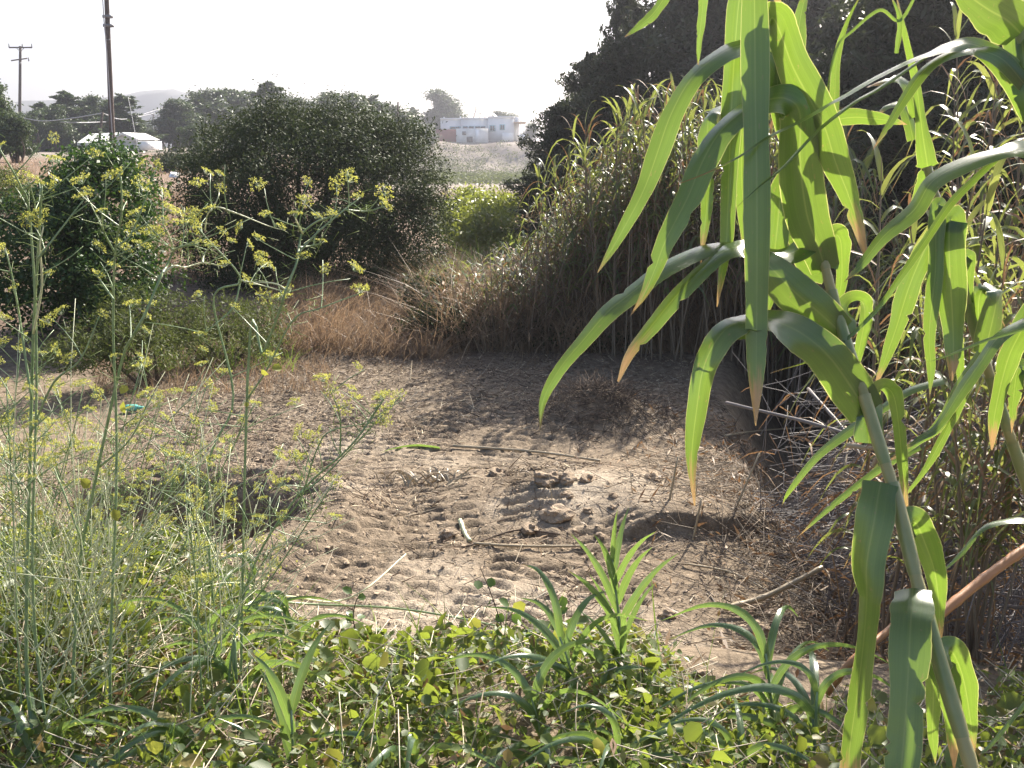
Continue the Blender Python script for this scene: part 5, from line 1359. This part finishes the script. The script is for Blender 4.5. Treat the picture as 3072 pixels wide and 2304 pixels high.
for k, (bx, tx, ty) in enumerate([(20, 60, 900), (60, 20, 1000), (140, 250, 1000), (180, 420, 950), (260, 480, 1060), (300, 620, 1000), (380, 760, 1060), (560, 1000, 1290), (30, 200, 1200), (120, 40, 1150), (240, 560, 1250), (600, 560, 1350)]):
    ty += 160; by = 2050 + rr_.normal() * 60; m1 = (bx * .5 + tx * .5 + rr_.normal() * 25, (by + ty) / 2)
    st = [[(bx, by), m1, (tx, ty)]]
    for j in range(4):
        f = .45 + .12 * j; qx, qy = bx + (tx - bx) * f, by + (ty - by) * f
        st.append([(qx, qy), (qx + rr_.normal() * 50 + 15, qy - 70), (qx + rr_.normal() * 80 + 20, qy - 150 - 60 * rr_.random())])
    fennel(st, FLAB[k], 2.4 + rr_.random() * .9, 820 + k, .0032, 9, (2,), 1.15)
# dry stems tangled between them
n = 330
px0 = np.where(rr_.random(n) < .7, rr_.uniform(-40, 360, n), rr_.uniform(560, 780, n)); Yd = rr_.uniform(2.4, 3.6, n)
py0 = rr_.uniform(1550, 2150, n); p0 = np.array([P(a, b, y_) for a, b, y_ in zip(px0, py0, Yd)]); p0[:, 2] = np.maximum(H(p0[:, 0], p0[:, 1]), p0[:, 2] - .1)
az = rr_.normal(size=n) * .55; L = rr_.uniform(.2, .75, n) * np.interp(px0, [0, 500, 800], [1, .9, .5])
p1 = p0 + np.stack([np.sin(az) * L + .1 * L, rr_.normal(size=n) * .1, np.cos(az) * L], -1)
V, F = sticks(p0, p1, .0017, .0009, rr_.normal(size=(n, 3)) * .06, 4); pc = MB(); pc.add(V, F, m=0)
n2 = 1700; idx = rr_.integers(0, n, n2); f = rr_.random(n2)
c = p0[idx] + (p1 - p0)[idx] * f[:, None] + rr_.normal(size=(n2, 3)) * .03
V, F = sticks(c, c + rr_.normal(size=(n2, 3)) * .025, .0008, .0005, None, 1); pc.add(V, F, m=1)
c2 = c[:1500]; V, F = leaves(c2 + rr_.normal(size=c2.shape) * .02, rr_.normal(size=c2.shape), .009, .007, rr_, .1); pc.add(V, F, m=2)
tag(obj('dry_stems', pc.mesh('dry_stems', ['pale_stem', 'fennel_thread', 'fennel_flower'])), 'tangle of pale thin stems and threads among the fennel at the left', 'stems', kind='stuff')
# big yellow leaves caught in the fennel
YL = ['upper of the two big yellow leaves on the tallest fennel', 'lower of the two big yellow leaves on the tallest fennel', 'yellow leaf left of the dark pit', 'yellow leaf low at the left edge of the tangle', 'yellow leaf in front of the dark pit', 'yellow leaf at the right foot of the leaning fennel', 'small yellow leaf above that at the fennel foot', 'yellow leaf high on the right fennel stem', 'smaller yellow leaf beside the one high on the right stem', 'smallest yellow leaf on the right fennel stem', 'yellow leaf low among the vines at the left', 'yellow leaf over the vines below the dark pit']
for k, (px, py, s) in enumerate([(372, 1170, .05), (375, 1222, .055), (255, 1450, .06), (120, 1545, .05), (345, 1545, .06), (690, 1645, .055), (680, 1520, .045), (830, 1105, .05), (795, 1115, .04), (740, 1215, .03), (200, 1900, .06), (430, 1740, .05)]):
    p = P(px, py, 2.62); V, F = leaves(p[None], np.array([[rr_.normal() * .6, -1., .5 + rr_.normal() * .4]]), s * .6, s * .45, rr_, .3, 6)
    o = obj('yellow_leaf', mesh('yellow_leaf', V - p, F, 'yellow_leaf'), None, p); tag(o, YL[k], 'leaf', 'yellow leaves in the fennel')
